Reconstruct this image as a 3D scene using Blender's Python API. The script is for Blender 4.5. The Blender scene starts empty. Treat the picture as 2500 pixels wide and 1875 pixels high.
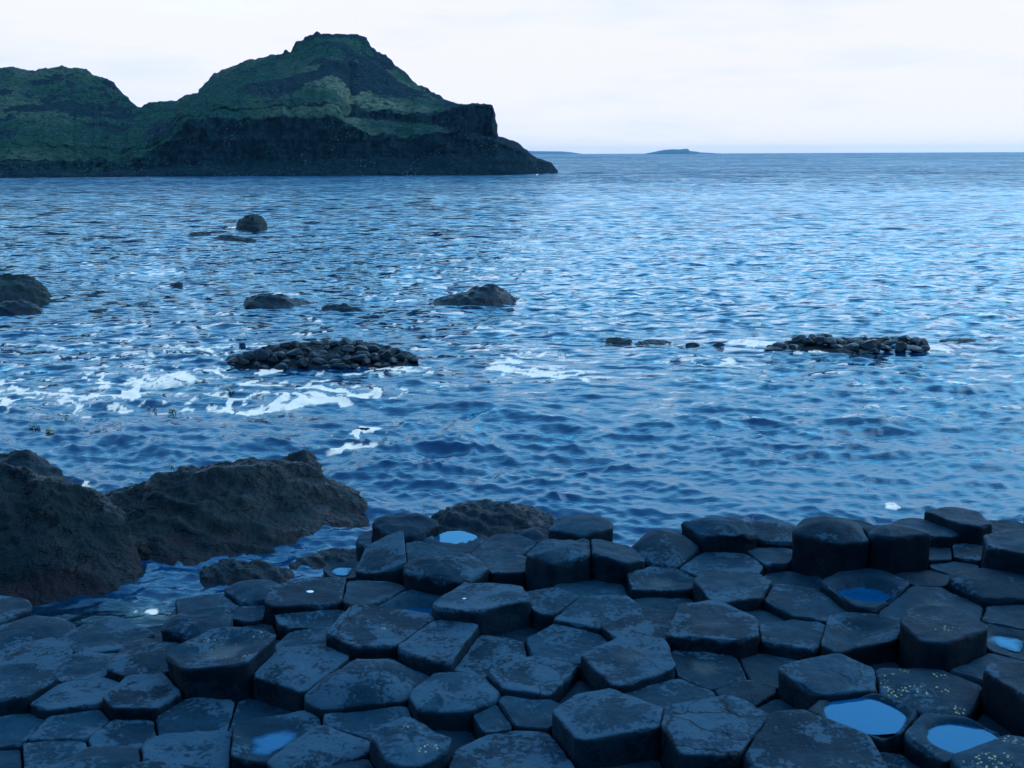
import bpy, math, random
import numpy as np
from mathutils import Matrix, Vector

SC = bpy.context.scene
COL = SC.collection
R = math.radians

# ------------------------------------------------------------------ camera
PITCH, ROLL, EYE = R(11.17), 0.0042, 2.4
cam_d = bpy.data.cameras.new('camera')
cam = bpy.data.objects.new('camera', cam_d)
COL.objects.link(cam)
cam_d.sensor_width = 36.0
cam_d.lens = 36.0 * 2850.0 / 2500.0
cam_d.clip_start, cam_d.clip_end = 0.05, 30000.0
_f = Vector((0, math.cos(PITCH), -math.sin(PITCH)))
_u = Vector((0, math.sin(PITCH), math.cos(PITCH)))
_r = Vector((1, 0, 0))
_r2 = (_r - _u * ROLL).normalized()
_u2 = (_u + _r * ROLL).normalized()
cam.matrix_world = Matrix(((_r2.x, _u2.x, -_f.x, 0), (_r2.y, _u2.y, -_f.y, 0), (_r2.z, _u2.z, -_f.z, EYE), (0, 0, 0, 1)))
cam_d.dof.use_dof = True
cam_d.dof.focus_distance = 14.0
cam_d.dof.aperture_fstop = 9.0
SC.camera = cam

# ------------------------------------------------------------------ sky, sun, exposure
SUN_EL, SUN_AZ = 38.0, 62.0          # veiled sun, well to the right of the view
world = bpy.data.worlds.new('World')
SC.world = world
world.use_nodes = True
nt = world.node_tree
N, L = nt.nodes, nt.links
bg = N['Background']
bg.inputs[1].default_value = 0.1
sky = N.new('ShaderNodeTexSky')
sky.sky_type = 'NISHITA'
sky.sun_disc = False
sky.sun_elevation, sky.sun_rotation = R(SUN_EL), R(SUN_AZ)
sky.air_density, sky.dust_density, sky.ozone_density = 1.0, 0.2, 6.0
tc = N.new('ShaderNodeTexCoord')
sep = N.new('ShaderNodeSeparateXYZ')
L.new(tc.outputs['Generated'], sep.inputs[0])
mp = N.new('ShaderNodeMapping')
mp.inputs['Scale'].default_value = (1.6, 1.6, 9.0)
L.new(tc.outputs['Generated'], mp.inputs[0])
cn = N.new('ShaderNodeTexNoise')
cn.inputs['Scale'].default_value = 2.2
cn.inputs['Detail'].default_value = 7.0
cn.inputs['Roughness'].default_value = 0.55
L.new(mp.outputs[0], cn.inputs[0])
ma = N.new('ShaderNodeMath'); ma.operation = 'MULTIPLY_ADD'
L.new(cn.outputs[0], ma.inputs[0]); ma.inputs[1].default_value = 0.22; L.new(sep.outputs[2], ma.inputs[2])
mr = N.new('ShaderNodeMapRange'); mr.interpolation_type = 'SMOOTHSTEP'
mr.inputs[1].default_value, mr.inputs[2].default_value = 0.235, 0.49
mr.inputs[3].default_value, mr.inputs[4].default_value = 1.0, 0.12
L.new(ma.outputs[0], mr.inputs[0])
cr = N.new('ShaderNodeValToRGB')                    # thin stratus: lavender white with faint bluish rents
cr.color_ramp.elements[0].position = 0.34
cr.color_ramp.elements[0].color = (7.8, 8.8, 12.0, 1)
cr.color_ramp.elements[1].position = 0.52
cr.color_ramp.elements[1].color = (9.4, 9.6, 12.5, 1)
L.new(cn.outputs[0], cr.inputs[0])
sk = N.new('ShaderNodeVectorMath'); sk.operation = 'SCALE'
sk.inputs[3].default_value = 5.2
tn = N.new('ShaderNodeVectorMath'); tn.operation = 'MULTIPLY'; tn.inputs[1].default_value = (0.62, 1.12, 1.0)
L.new(sky.outputs[0], tn.inputs[0]); L.new(tn.outputs[0], sk.inputs[0])
mx = N.new('ShaderNodeMix'); mx.data_type = 'RGBA'
L.new(mr.outputs[0], mx.inputs[0]); L.new(sk.outputs[0], mx.inputs[6]); L.new(cr.outputs[0], mx.inputs[7])
L.new(mx.outputs[2], bg.inputs[0])

sun_d = bpy.data.lights.new('sun', 'SUN')
sun_d.energy, sun_d.angle, sun_d.color = 1.1, R(60), (0.90, 0.96, 1.0)
sun = bpy.data.objects.new('sun', sun_d)
COL.objects.link(sun)
sun.rotation_euler = (-R(90 - SUN_EL), 0, -R(SUN_AZ))

SC.view_settings.view_transform = 'Standard'
SC.view_settings.look = 'None'
SC.view_settings.exposure = 0.0
SC.view_settings.gamma = 1.0
SC.view_settings.use_curve_mapping = False
SC.render.engine = 'CYCLES'
SC.cycles.use_denoising = True
SC.cycles.max_bounces = 6
SC.cycles.volume_bounces = 0

SEA = -0.9
# ------------------------------------------------------------------ measured places, world metres
COLS = [[-2.709,6.088,-0.217,0.201,'d',0.3,{'lab': 'A1'}],
[-2.212,5.925,-0.149,0.196,'f',0.5,{'lab': 'A2'}],
[-2.483,5.674,-0.15,0.175,'f',0.8,{}],
[-2.4,5.288,-0.091,0.159,'f',0.3,{}],
[-2.185,5.542,-0.147,0.166,'f',0.6,{}],
[-1.842,5.54,-0.101,0.197,'d',0.4,{}],
[-1.438,5.336,0.03,0.228,'c',0.35,{'yl': 0.5,'ochre': 0.8,'wet': 0.6,'lab': 'bowl'}],
[-2.082,5.19,-0.128,0.176,'f',0.8,{}],
[-1.742,5.114,-0.082,0.174,'f',0.7,{}],
[-1.444,4.96,-0.134,0.2,'d',0.4,{}],
[-1.173,4.983,-0.133,0.179,'f',0.1,{}],
[-1.035,4.708,-0.071,0.184,'c',0.2,{'yl': 0.4,'wet': 1,'film': 1,'lab': 'film'}],
[-2.273,4.912,-0.166,0.14,'f',0.4,{}],
[-2.017,4.904,-0.145,0.172,'f',0.6,{}],
[-1.752,4.835,-0.144,0.156,'f',0.6,{}],
[-2.012,4.697,-0.151,0.152,'f',0.6,{}],
[-2.194,4.619,-0.161,0.115,'f',0.2,{}],
[-1.722,4.512,-0.115,0.159,'d',0.4,{}],
[-1.415,4.63,-0.112,0.188,'f',0.8,{}],
[-0.788,4.548,-0.057,0.186,'d',0.6,{}],
[-1.023,5.236,-0.022,0.221,'f',0.7,{'ty': 0.05}],
[-1.093,6.0,-0.06,0.207,'c',0.3,{'wet': 0.9,'lab': 'wetedge'}],
[-1.07,5.721,-0.072,0.15,'f',0.4,{'ty': 0.05}],
[-0.697,5.625,0.036,0.218,'f',0.6,{'yl': 0.15,'lab': 'crackedtall'}],
[-0.697,5.082,-0.038,0.263,'d',0.6,{'dome': 0.07,'lab': 'bigdome'}],
[-0.34,5.428,0.036,0.187,'f',0.6,{'tx': 0.05}],
[-0.116,5.365,-0.006,0.185,'f',0.6,{}],
[-0.02,5.702,-0.056,0.128,'f',0.1,{}],
[0.26,5.407,0.014,0.186,'f',0.5,{}],
[0.124,5.076,0.02,0.191,'f',0.7,{'lab': 'crackedlow'}],
[-0.283,4.895,-0.002,0.189,'d',0.6,{}],
[-0.635,4.781,-0.055,0.195,'f',0.5,{}],
[-0.446,4.443,0.03,0.144,'r',0.6,{'yl': 0.35,'lab': 'ripple'}],
[-0.273,4.642,-0.083,0.146,'f',0.1,{}],
[-0.102,4.7,-0.012,0.107,'f',0.5,{'lab': 'splitA'}],
[0.061,4.757,-0.003,0.126,'f',0.3,{'lab': 'splitB'}],
[0.01,4.373,-0.013,0.234,'f',0.5,{'ochre': 0.25}],
[0.296,4.991,-0.052,0.155,'d',0.15,{}],
[0.541,5.09,0.077,0.22,'f',0.7,{'ochre': 0.5}],
[0.399,4.52,0.083,0.224,'f',0.7,{'lab': 'bigfront'}],
[0.702,4.805,0.032,0.195,'f',0.35,{}],
[0.923,5.095,0.03,0.178,'f',0.3,{'ochre': 0.7,'lab': 'stain'}],
[0.651,5.59,0.056,0.17,'f',0.5,{}],
[1.007,5.484,0.11,0.217,'f',0.45,{'wet': 0.3}],
[1.284,5.695,0.043,0.117,'f',0.3,{}],
[1.384,5.428,0.063,0.167,'f',0.35,{}],
[1.683,5.318,0.113,0.189,'c',0.3,{'lab': 'scoop'}],
[2.017,5.136,0.22,0.211,'f',0.1,{'yl': 0.35,'lab': 'talllichen'}],
[1.241,5.101,0.014,0.182,'f',0.1,{}],
[1.392,4.822,0.124,0.213,'f',0.4,{'tx': -0.04}],
[1.754,5.116,0.015,0.144,'f',0.05,{}],
[1.81,4.728,0.1,0.216,'d',0.3,{'yl': 1.0,'lab': 'lichenbig'}],
[1.469,4.517,0.115,0.192,'p',0.3,{'lab': 'poolA'}],
[1.732,4.31,0.109,0.16,'p',0.3,{'lab': 'poolB'}],
[1.86,4.029,0.157,0.146,'d',0.4,{'yl': 1.0,'lab': 'lichencorner'}],
[2.104,4.543,0.225,0.163,'f',0.2,{}],
[2.126,4.979,0.117,0.164,'f',0.3,{}],
[2.352,5.208,0.116,0.146,'c',0.2,{'film': 0.5,'lab': 'puddle'}],
[1.174,4.212,0.105,0.257,'f',0.5,{'lab': 'biggest'}],
[1.191,4.718,0.011,0.134,'f',0.1,{}],
[1.057,4.856,0.031,0.128,'f',0.2,{}],
[0.817,4.426,0.106,0.21,'f',0.6,{'lab': 'chipped'}],
[0.442,4.347,-0.044,0.166,'d',0.2,{}],
[1.5,4.234,0.015,0.097,'r',0.3,{}],
[-0.671,4.342,-0.051,0.125,'f',0.2,{'yl': 0.6}],
[2.039,4.525,0.031,0.103,'f',0.05,{}],
[2.812,6.169,0.291,0.204,'f',0.1,{'lab': 'C1'}],
[2.732,6.813,0.218,0.175,'f',0.2,{'lab': 'C2'}],
[2.98,6.779,0.15,0.137,'f',0.1,{}],
[1.79,6.392,0.268,0.202,'d',0.15,{'dome': 0.06,'lab': 'C4'}],
[2.186,6.349,0.283,0.149,'d',0.1,{'dome': 0.05,'ty': -0.15,'lab': 'C5'}],
[2.498,6.721,0.171,0.16,'f',0.2,{}],
[2.482,6.491,0.103,0.137,'f',0.2,{}],
[2.64,6.44,0.125,0.142,'f',0.4,{}],
[1.282,6.81,0.166,0.181,'r',0.2,{'lab': 'C9'}],
[1.586,6.882,0.114,0.158,'d',0.4,{}],
[1.545,6.519,0.071,0.132,'f',0.3,{}],
[1.206,6.433,0.066,0.214,'f',0.4,{}],
[1.172,5.972,0.105,0.208,'f',0.4,{}],
[0.918,6.63,0.091,0.189,'d',0.3,{'ty': 0.1,'dome': 0.06}],
[0.834,6.178,0.059,0.183,'c',0.3,{'ochre': 0.5,'wet': 0.4,'lab': 'palec'}],
[0.579,6.459,0.127,0.137,'f',0.2,{'tx': -0.2}],
[0.287,6.474,0.138,0.176,'r',0.3,{'lab': 'C17'}],
[0.404,7.094,0.09,0.169,'d',0.2,{'lab': 'C18'}],
[0.159,7.178,-0.005,0.125,'r',0.3,{}],
[-0.017,6.617,0.013,0.153,'f',0.3,{}],
[-0.068,6.977,-0.004,0.192,'f',0.2,{}],
[-0.125,5.87,0.088,0.221,'f',0.6,{'lab': 'C22'}],
[0.204,5.928,0.045,0.138,'f',0.5,{}],
[0.463,6.161,0.012,0.171,'f',0.1,{}],
[0.457,5.781,0.046,0.194,'f',0.6,{}],
[0.865,5.924,0.014,0.176,'f',0.2,{}],
[1.509,5.824,0.076,0.186,'f',0.3,{}],
[1.616,6.228,0.034,0.173,'f',0.1,{}],
[1.921,5.927,0.119,0.233,'p',0.2,{'lab': 'poolC'}],
[2.284,6.102,0.098,0.141,'f',0.2,{}],
[2.545,5.86,0.154,0.222,'d',0.15,{}],
[2.172,5.714,0.099,0.255,'f',0.15,{'ochre': 0.6,'lab': 'ochre'}],
[2.526,5.526,0.119,0.154,'f',0.3,{}],
[2.52,6.243,0.098,0.127,'f',0.2,{}],
[-0.699,7.295,0.03,0.158,'r',0.1,{'lab': 'D1'}],
[-0.343,7.088,-0.019,0.202,'p',0.2,{'lab': 'poolD'}],
[-0.766,6.788,0.012,0.175,'f',0.5,{'tx': 0.25,'ty': 0.15,'lab': 'wedge'}],
[-1.016,6.815,-0.097,0.107,'c',0.3,{'film': 0.6}],
[-0.507,6.822,-0.014,0.201,'f',0.3,{}],
[-0.369,6.455,0.048,0.191,'r',0.4,{'lab': 'D6'}],
[-0.837,6.231,-0.046,0.196,'f',0.2,{}],
[-1.145,6.21,-0.029,0.248,'f',0.35,{'lab': 'D8'}],
[-1.502,6.411,-0.096,0.166,'d',0.3,{}],
[-1.466,6.167,-0.108,0.097,'f',0.3,{}],
[-1.713,6.255,-0.108,0.174,'f',0.35,{}],
[-1.669,5.86,-0.051,0.147,'r',0.3,{'lab': 'D12'}],
[-1.365,5.899,-0.129,0.11,'f',0.2,{}],
[-1.264,5.777,-0.151,0.097,'f',0.1,{}],
[-0.569,6.074,-0.045,0.209,'p',0.2,{'ochre': 0.2,'lab': 'poolE'}],
[-2.007,6.146,-0.233,0.109,'f',0.1,{}]]
FILLS = [[-1.695,3.704,-0.16,0.21,0],
[-1.953,4.192,-0.147,0.21,0],
[-3.978,5.665,-0.299,0.21,0],
[2.522,7.138,0.015,0.13,1],
[-4.151,5.121,-0.151,0.21,0],
[3.44,6.908,0.124,0.21,0],
[-1.122,3.988,-0.015,0.21,0],
[-1.284,3.267,-0.089,0.21,0],
[2.999,3.319,0.161,0.21,0],
[2.917,5.349,0.152,0.21,0],
[-3.668,5.022,-0.152,0.21,0],
[-1.966,3.079,-0.149,0.21,0],
[-2.75,3.742,-0.101,0.21,0],
[3.876,5.631,0.182,0.21,0],
[3.845,6.728,0.211,0.21,0],
[-3.575,4.509,-0.275,0.21,0],
[1.04,3.563,0.12,0.21,0],
[2.491,3.192,0.095,0.21,0],
[-0.516,3.394,-0.076,0.21,0],
[2.847,4.633,0.112,0.21,0],
[2.31,3.653,0.069,0.21,0],
[0.212,3.286,-0.021,0.21,0],
[1.829,3.448,0.163,0.21,0],
[3.219,3.868,0.217,0.21,0],
[2.14,7.004,-0.033,0.13,1],
[-2.728,4.473,-0.183,0.21,0],
[-2.278,3.778,-0.137,0.21,0],
[-2.851,3.219,-0.113,0.21,0],
[-3.138,4.892,-0.252,0.21,0],
[3.404,5.129,0.141,0.21,0],
[-4.152,6.191,-0.152,0.21,0],
[1.607,2.933,0.129,0.21,0],
[3.524,5.908,0.17,0.21,0],
[-3.057,4.12,-0.14,0.21,0],
[3.418,4.596,0.109,0.21,0],
[0.365,3.966,-0.007,0.21,0],
[2.372,4.209,0.127,0.21,0],
[0.858,3.135,0.051,0.21,0],
[2.668,3.875,0.154,0.21,0],
[-0.941,3.016,-0.086,0.21,0],
[-2.824,5.435,-0.203,0.21,0],
[-0.897,7.672,-0.182,0.13,1],
[-0.453,3.836,-0.104,0.21,0],
[1.925,6.776,-0.027,0.13,1],
[-3.597,6.014,-0.27,0.21,0],
[3.852,6.221,0.279,0.21,0],
[1.381,7.133,-0.079,0.13,1],
[-3.161,5.875,-0.17,0.21,0],
[-3.255,3.645,-0.256,0.21,0],
[3.297,6.358,0.21,0.21,0],
[-3.485,5.543,-0.12,0.21,0],
[-0.151,3.034,-0.013,0.21,0],
[1.072,7.094,-0.068,0.13,1],
[3.863,5.027,0.226,0.21,0],
[1.881,7.273,-0.049,0.13,1],
[-2.65,4.924,-0.137,0.21,0],
[-0.024,6.249,-0.162,0.13,1],
[2.654,5.014,0.137,0.21,0],
[-0.113,3.575,-0.02,0.21,0],
[-2.373,3.353,-0.092,0.21,0],
[2.234,2.832,0.049,0.21,0],
[2.778,7.246,0.001,0.13,1],
[0.611,3.471,-0.012,0.21,0],
[-1.273,6.666,-0.215,0.13,1],
[1.3,3.225,0.13,0.21,0],
[-3.506,4.088,-0.265,0.21,0],
[-3.083,6.346,-0.177,0.21,0],
[0.613,6.799,-0.107,0.13,1],
[0.298,7.412,-0.139,0.13,1],
[1.454,3.725,0.112,0.21,0],
[-0.987,7.096,-0.214,0.13,1],
[-0.93,3.497,-0.091,0.21,0],
[3.113,5.753,0.155,0.21,0],
[2.205,7.3,-0.008,0.13,1],
[3.014,4.245,0.228,0.21,0],
[3.019,7.079,0.009,0.13,1],
[0.231,6.818,-0.124,0.13,1],
[2.169,6.65,-0.003,0.13,1],
[-0.093,7.34,-0.131,0.13,1],
[-1.469,4.235,-0.069,0.21,0],
[0.797,3.928,0.043,0.21,0],
[-2.369,4.242,-0.093,0.21,0],
[0.396,2.912,-0.054,0.21,0],
[-1.848,6.549,-0.264,0.13,1],
[2.929,6.499,0.01,0.13,1]]
ROCKS = {'A': [[-5.03,8.087,-5.691,9.387,-0.167,10.687],[-4.385,8.119,-4.951,9.419,-0.108,10.719],[-3.778,8.112,-4.263,9.412,-0.074,10.612],[-3.558,8.165,-3.976,9.365,-0.133,10.565],[-3.344,8.242,-3.707,9.342,-0.269,10.342],[-3.166,8.346,-3.478,9.346,-0.377,10.246],[-3.027,8.487,-3.265,9.287,-0.536,9.887],[-2.964,8.687,-3.082,9.087,-0.77,9.487],[-2.947,8.84,-2.978,8.94,-0.896,9.14]],
'Aback': [[-5.948,10.859,-6.159,11.359,-0.454,11.859],[-4.923,10.777,-5.102,11.277,-0.506,11.777],[-4.646,10.773,-4.815,11.273,-0.506,11.773],[-4.507,10.771,-4.679,11.271,-0.599,11.771],[-4.385,10.863,-4.521,11.263,-0.698,11.663],[-4.372,11.041,-4.441,11.241,-0.832,11.541],[-4.363,11.182,-4.4,11.282,-0.9,11.482]],
'B': [[-3.434,9.062,-3.469,9.162,-0.901,9.462],[-3.383,9.062,-3.708,10.062,-0.597,10.562],[-3.188,9.078,-3.522,10.178,-0.54,10.878],[-2.922,9.085,-3.253,10.285,-0.472,11.085],[-2.604,9.149,-2.947,10.549,-0.425,11.449],[-2.35,9.215,-2.68,10.715,-0.41,11.715],[-2.167,9.313,-2.469,10.813,-0.425,11.813],[-1.956,9.465,-2.207,10.865,-0.484,11.865],[-1.806,9.601,-2.019,10.901,-0.552,11.801],[-1.66,9.796,-1.824,10.896,-0.641,11.696],[-1.504,9.964,-1.625,10.864,-0.756,11.464],[-1.383,10.161,-1.457,10.761,-0.849,11.261],[-1.299,10.342,-1.323,10.542,-0.904,10.842]],
'Bback': [[-2.438,11.751,-2.472,11.951,-0.799,12.251],[-2.316,11.671,-2.364,11.971,-0.716,12.271],[-2.14,11.638,-2.183,11.938,-0.667,12.238],[-2.036,11.698,-2.08,11.998,-0.76,12.298],[-1.979,11.823,-1.994,11.923,-0.874,12.123]],
'E': [[-13.09,25.956,-13.79,27.456,-0.528,28.956],[-11.91,25.775,-12.536,27.275,-0.37,28.775],[-11.356,25.757,-11.952,27.257,-0.351,28.757],[-10.955,25.886,-11.529,27.386,-0.385,28.786],[-10.689,26.02,-11.174,27.32,-0.486,28.52],[-10.542,26.232,-10.914,27.232,-0.66,28.032],[-10.556,26.603,-10.671,26.903,-0.88,27.303]],
'E2': [[-12.088,24.444,-12.264,24.844,-0.733,25.344],[-10.775,24.403,-10.97,24.903,-0.685,25.403],[-10.479,24.521,-10.664,25.021,-0.639,25.521],[-10.251,24.708,-10.398,25.108,-0.73,25.608],[-10.072,25.031,-10.147,25.231,-0.864,25.531]],
'G': [[-12.33,52.619,-12.442,53.119,-0.821,53.719],[-12.05,52.035,-12.259,53.035,-0.505,54.035],[-11.693,51.734,-11.931,52.934,-0.282,54.134],[-11.303,51.434,-11.529,52.634,-0.177,53.834],[-11.035,51.691,-11.261,52.891,-0.319,54.091],[-10.933,52.244,-11.125,53.244,-0.595,54.244],[-11.0,53.11,-11.079,53.51,-0.832,54.01]],
'F': [[-5.916,25.58,-5.96,25.78,-0.862,26.08],[-5.758,25.23,-5.882,25.83,-0.722,26.43],[-5.397,25.084,-5.554,25.884,-0.666,26.584],[-4.965,25.137,-5.109,25.937,-0.683,26.637],[-4.681,25.54,-4.784,26.14,-0.801,26.74],[-4.401,26.029,-4.433,26.229,-0.888,26.529]],
'F2': [[-4.144,25.111,-4.167,25.261,-0.884,25.461],[-3.942,24.837,-4.001,25.237,-0.819,25.637],[-3.571,24.694,-3.623,25.094,-0.775,25.494],[-3.308,24.685,-3.345,24.985,-0.834,25.285],[-3.081,24.613,-3.093,24.713,-0.887,24.913]],
'Hh': [[-1.819,25.871,-1.832,26.071,-0.879,26.371],[-1.528,25.578,-1.561,26.178,-0.801,26.778],[-1.073,25.493,-1.107,26.393,-0.689,27.193],[-0.623,25.478,-0.643,26.478,-0.57,27.378],[-0.399,25.541,-0.411,26.541,-0.55,27.441],[-0.13,25.887,-0.132,26.687,-0.69,27.387],[0.054,26.247,0.056,26.747,-0.84,27.247],[0.158,26.618,0.16,26.818,-0.896,27.118]],
'J': [[-0.791,9.718,-0.798,9.818,-0.885,10.118],[-0.675,9.586,-0.707,10.086,-0.832,10.486],[-0.497,9.531,-0.523,10.131,-0.739,10.631],[-0.286,9.528,-0.303,10.228,-0.739,10.728],[-0.041,9.578,-0.042,10.178,-0.756,10.678],[0.172,9.684,0.181,10.184,-0.798,10.684],[0.336,9.792,0.349,10.192,-0.848,10.492],[0.394,9.904,0.398,10.004,-0.876,10.204]],
'K': [[-2.487,8.708,-2.513,8.808,-0.89,8.958],[-2.4,8.618,-2.46,8.868,-0.83,9.068],[-2.263,8.582,-2.331,8.882,-0.794,9.132],[-2.136,8.58,-2.2,8.88,-0.801,9.13],[-2.012,8.596,-2.072,8.896,-0.801,9.146],[-1.828,8.629,-1.874,8.879,-0.84,9.079],[-1.677,8.681,-1.698,8.801,-0.884,8.951]],
'L': [[-1.848,8.901,-1.866,9.001,-0.885,9.201],[-1.703,8.826,-1.756,9.126,-0.885,9.426],[-1.507,8.823,-1.568,9.223,-0.849,9.523],[-1.351,8.877,-1.406,9.277,-0.844,9.577],[-1.234,8.988,-1.271,9.288,-0.866,9.488],[-1.179,9.083,-1.191,9.183,-0.894,9.283]],
'M': [[-13.417,48.471,-13.552,48.971,-0.866,49.571],[-12.923,48.199,-13.126,48.999,-0.751,49.799],[-12.644,48.424,-12.844,49.224,-0.784,50.024],[-12.277,48.646,-12.402,49.146,-0.9,49.646]],
'N': [[-11.909,46.514,-12.008,46.914,-0.863,47.414],[-11.2,45.593,-11.383,46.393,-0.716,47.193],[-10.635,45.561,-10.811,46.361,-0.749,47.161],[-10.024,45.312,-10.151,45.912,-0.816,46.512],[-9.752,45.296,-9.815,45.596,-0.89,45.896]],
'Q': [[-8.811,30.004,-8.854,30.154,-0.885,30.354],[-8.645,29.715,-8.726,30.015,-0.828,30.315],[-8.476,29.709,-8.553,30.009,-0.796,30.309],[-8.396,29.8,-8.448,30.0,-0.848,30.2]],
'R': [[-9.103,24.868,-9.138,24.968,-0.887,25.168],[-8.883,24.665,-8.985,24.965,-0.86,25.265],[-8.729,24.725,-8.831,25.025,-0.878,25.325],[-8.664,24.92,-8.698,25.02,-0.904,25.22]],
'S': [[1.659,20.721,1.67,20.871,-0.894,21.071],[1.83,20.577,1.856,20.877,-0.881,21.177],[2.049,20.571,2.068,20.771,-0.887,20.971],[2.163,20.614,2.173,20.714,-0.894,20.814]],
'S2': [[2.13,20.295,2.145,20.445,-0.895,20.645],[2.371,20.199,2.417,20.599,-0.876,20.899],[2.693,20.191,2.732,20.491,-0.875,20.791],[2.878,20.231,2.892,20.331,-0.887,20.431]],
'S3': [[2.982,20.05,2.996,20.15,-0.887,20.25],[3.124,19.959,3.154,20.159,-0.861,20.359],[3.287,19.998,3.302,20.098,-0.859,20.198]],
'S4': [[3.45,19.994,3.466,20.094,-0.888,20.194],[3.576,19.904,3.609,20.104,-0.846,20.304],[3.733,19.987,3.75,20.087,-0.88,20.187]],
'S5': [[7.48,20.335,7.552,20.535,-0.903,20.735],[7.698,20.239,7.845,20.639,-0.891,20.939],[8.034,20.366,8.149,20.666,-0.897,20.966],[8.284,20.544,8.324,20.644,-0.901,20.744]],
'T': [[-1.977,13.685,-1.99,13.785,-0.893,13.885],[-1.857,13.6,-1.882,13.8,-0.862,13.95],[-1.719,13.597,-1.742,13.797,-0.867,13.947],[-1.655,13.679,-1.664,13.759,-0.899,13.859]],
'U': [[-5.677,19.179,-5.705,19.279,-0.889,19.379],[-5.436,19.093,-5.502,19.343,-0.866,19.543],[-5.094,19.085,-5.169,19.385,-0.861,19.585],[-4.977,19.161,-5.001,19.261,-0.882,19.361]],
'V': [[-15.15,34.875,-15.277,35.175,-0.891,35.475],[-14.847,34.735,-15.054,35.235,-0.873,35.735],[-14.527,34.847,-14.69,35.247,-0.888,35.647],[-14.206,34.961,-14.286,35.161,-0.907,35.361]],
'W': [[-10.201,22.51,-10.289,22.71,-0.897,23.01],[-9.785,22.284,-9.909,22.584,-0.848,22.884],[-9.573,22.438,-9.613,22.538,-0.882,22.738]]}
MOUND_A = [[-4.697,18.573,-4.746,18.773,-0.895,18.973],[-4.412,18.344,-4.524,18.844,-0.826,19.244],[-3.989,18.044,-4.172,18.944,-0.722,19.544],[-3.517,17.927,-3.753,19.227,-0.688,20.027],[-2.992,17.845,-3.225,19.345,-0.668,20.245],[-2.485,17.869,-2.679,19.369,-0.674,20.269],[-2.061,18.071,-2.177,19.171,-0.713,19.871],[-1.732,18.354,-1.794,19.054,-0.806,19.554],[-1.421,18.57,-1.436,18.77,-0.888,19.07]]
MOUND_B = [[4.191,19.463,4.233,19.663,-0.898,19.963],[4.464,19.291,4.597,19.891,-0.845,20.391],[4.922,19.198,5.166,20.198,-0.81,20.898],[5.51,19.103,5.812,20.203,-0.799,21.003],[6.117,19.087,6.453,20.187,-0.799,20.987],[6.616,19.156,6.945,20.156,-0.811,20.856],[6.977,19.31,7.185,19.91,-0.873,20.41],[7.275,19.468,7.347,19.668,-0.898,19.968]]
BOULDERS_A = [[-4.489,18.469,-0.842,0.098,0.088,0.056],
[-4.269,18.292,-0.827,0.106,0.095,0.046],
[-4.209,18.435,-0.762,0.115,0.104,0.084],
[-4.407,18.539,-0.803,0.063,0.056,0.047],
[-3.939,18.373,-0.748,0.111,0.1,0.102],
[-3.717,18.373,-0.742,0.111,0.1,0.074],
[-3.77,18.224,-0.776,0.079,0.071,0.055],
[-3.604,17.995,-0.853,0.117,0.106,0.073],
[-3.584,18.126,-0.799,0.087,0.079,0.037],
[-3.989,18.081,-0.845,0.07,0.063,0.046],
[-3.72,19.005,-0.679,0.082,0.074,0.053],
[-3.586,19.033,-0.669,0.11,0.099,0.072],
[-3.481,18.495,-0.716,0.116,0.104,0.065],
[-3.282,18.054,-0.81,0.113,0.102,0.064],
[-3.329,18.642,-0.694,0.072,0.065,0.047],
[-3.027,18.089,-0.799,0.096,0.086,0.055],
[-3.248,19.148,-0.663,0.092,0.083,0.039],
[-3.018,18.779,-0.682,0.063,0.057,0.047],
[-2.948,18.985,-0.664,0.082,0.074,0.067],
[-3.029,18.501,-0.715,0.071,0.064,0.037],
[-2.81,18.347,-0.745,0.088,0.08,0.046],
[-2.757,19.132,-0.661,0.106,0.095,0.072],
[-2.543,19.108,-0.674,0.092,0.083,0.058],
[-2.667,18.675,-0.696,0.117,0.105,0.066],
[-2.424,18.73,-0.707,0.099,0.089,0.066],
[-2.374,18.469,-0.742,0.098,0.088,0.056],
[-2.259,18.787,-0.708,0.09,0.081,0.066],
[-2.201,18.352,-0.785,0.106,0.096,0.056],
[-2.006,18.509,-0.78,0.098,0.088,0.103],
[-1.908,18.407,-0.845,0.089,0.08,0.065],
[-2.016,18.244,-0.881,0.079,0.071,0.037],
[-1.852,18.859,-0.785,0.064,0.057,0.057],
[-1.82,18.61,-0.823,0.099,0.089,0.057],
[-1.589,18.632,-0.857,0.108,0.097,0.066],
[-2.803,18.111,-0.801,0.105,0.094,0.046],
[-2.734,17.994,-0.842,0.113,0.102,0.046],
[-2.627,18.226,-0.772,0.088,0.079,0.055],
[-2.462,18.024,-0.859,0.078,0.071,0.046],
[-2.406,18.297,-0.779,0.123,0.111,0.074],
[-2.611,17.969,-0.865,0.095,0.086,0.046],
[-2.92,17.951,-0.86,0.104,0.094,0.046],
[-4.792,20.458,-0.899,0.059,0.053,0.031],
[-5.133,19.445,-0.898,0.084,0.076,0.039],
[-3.877,18.046,-0.861,0.087,0.078,0.027],
[-2.307,18.184,-0.817,0.079,0.071,0.046],
[-2.13,18.164,-0.866,0.079,0.071,0.037],
[-3.176,18.361,-0.735,0.071,0.064,0.037],
[-3.357,18.279,-0.757,0.062,0.056,0.037]]
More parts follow.
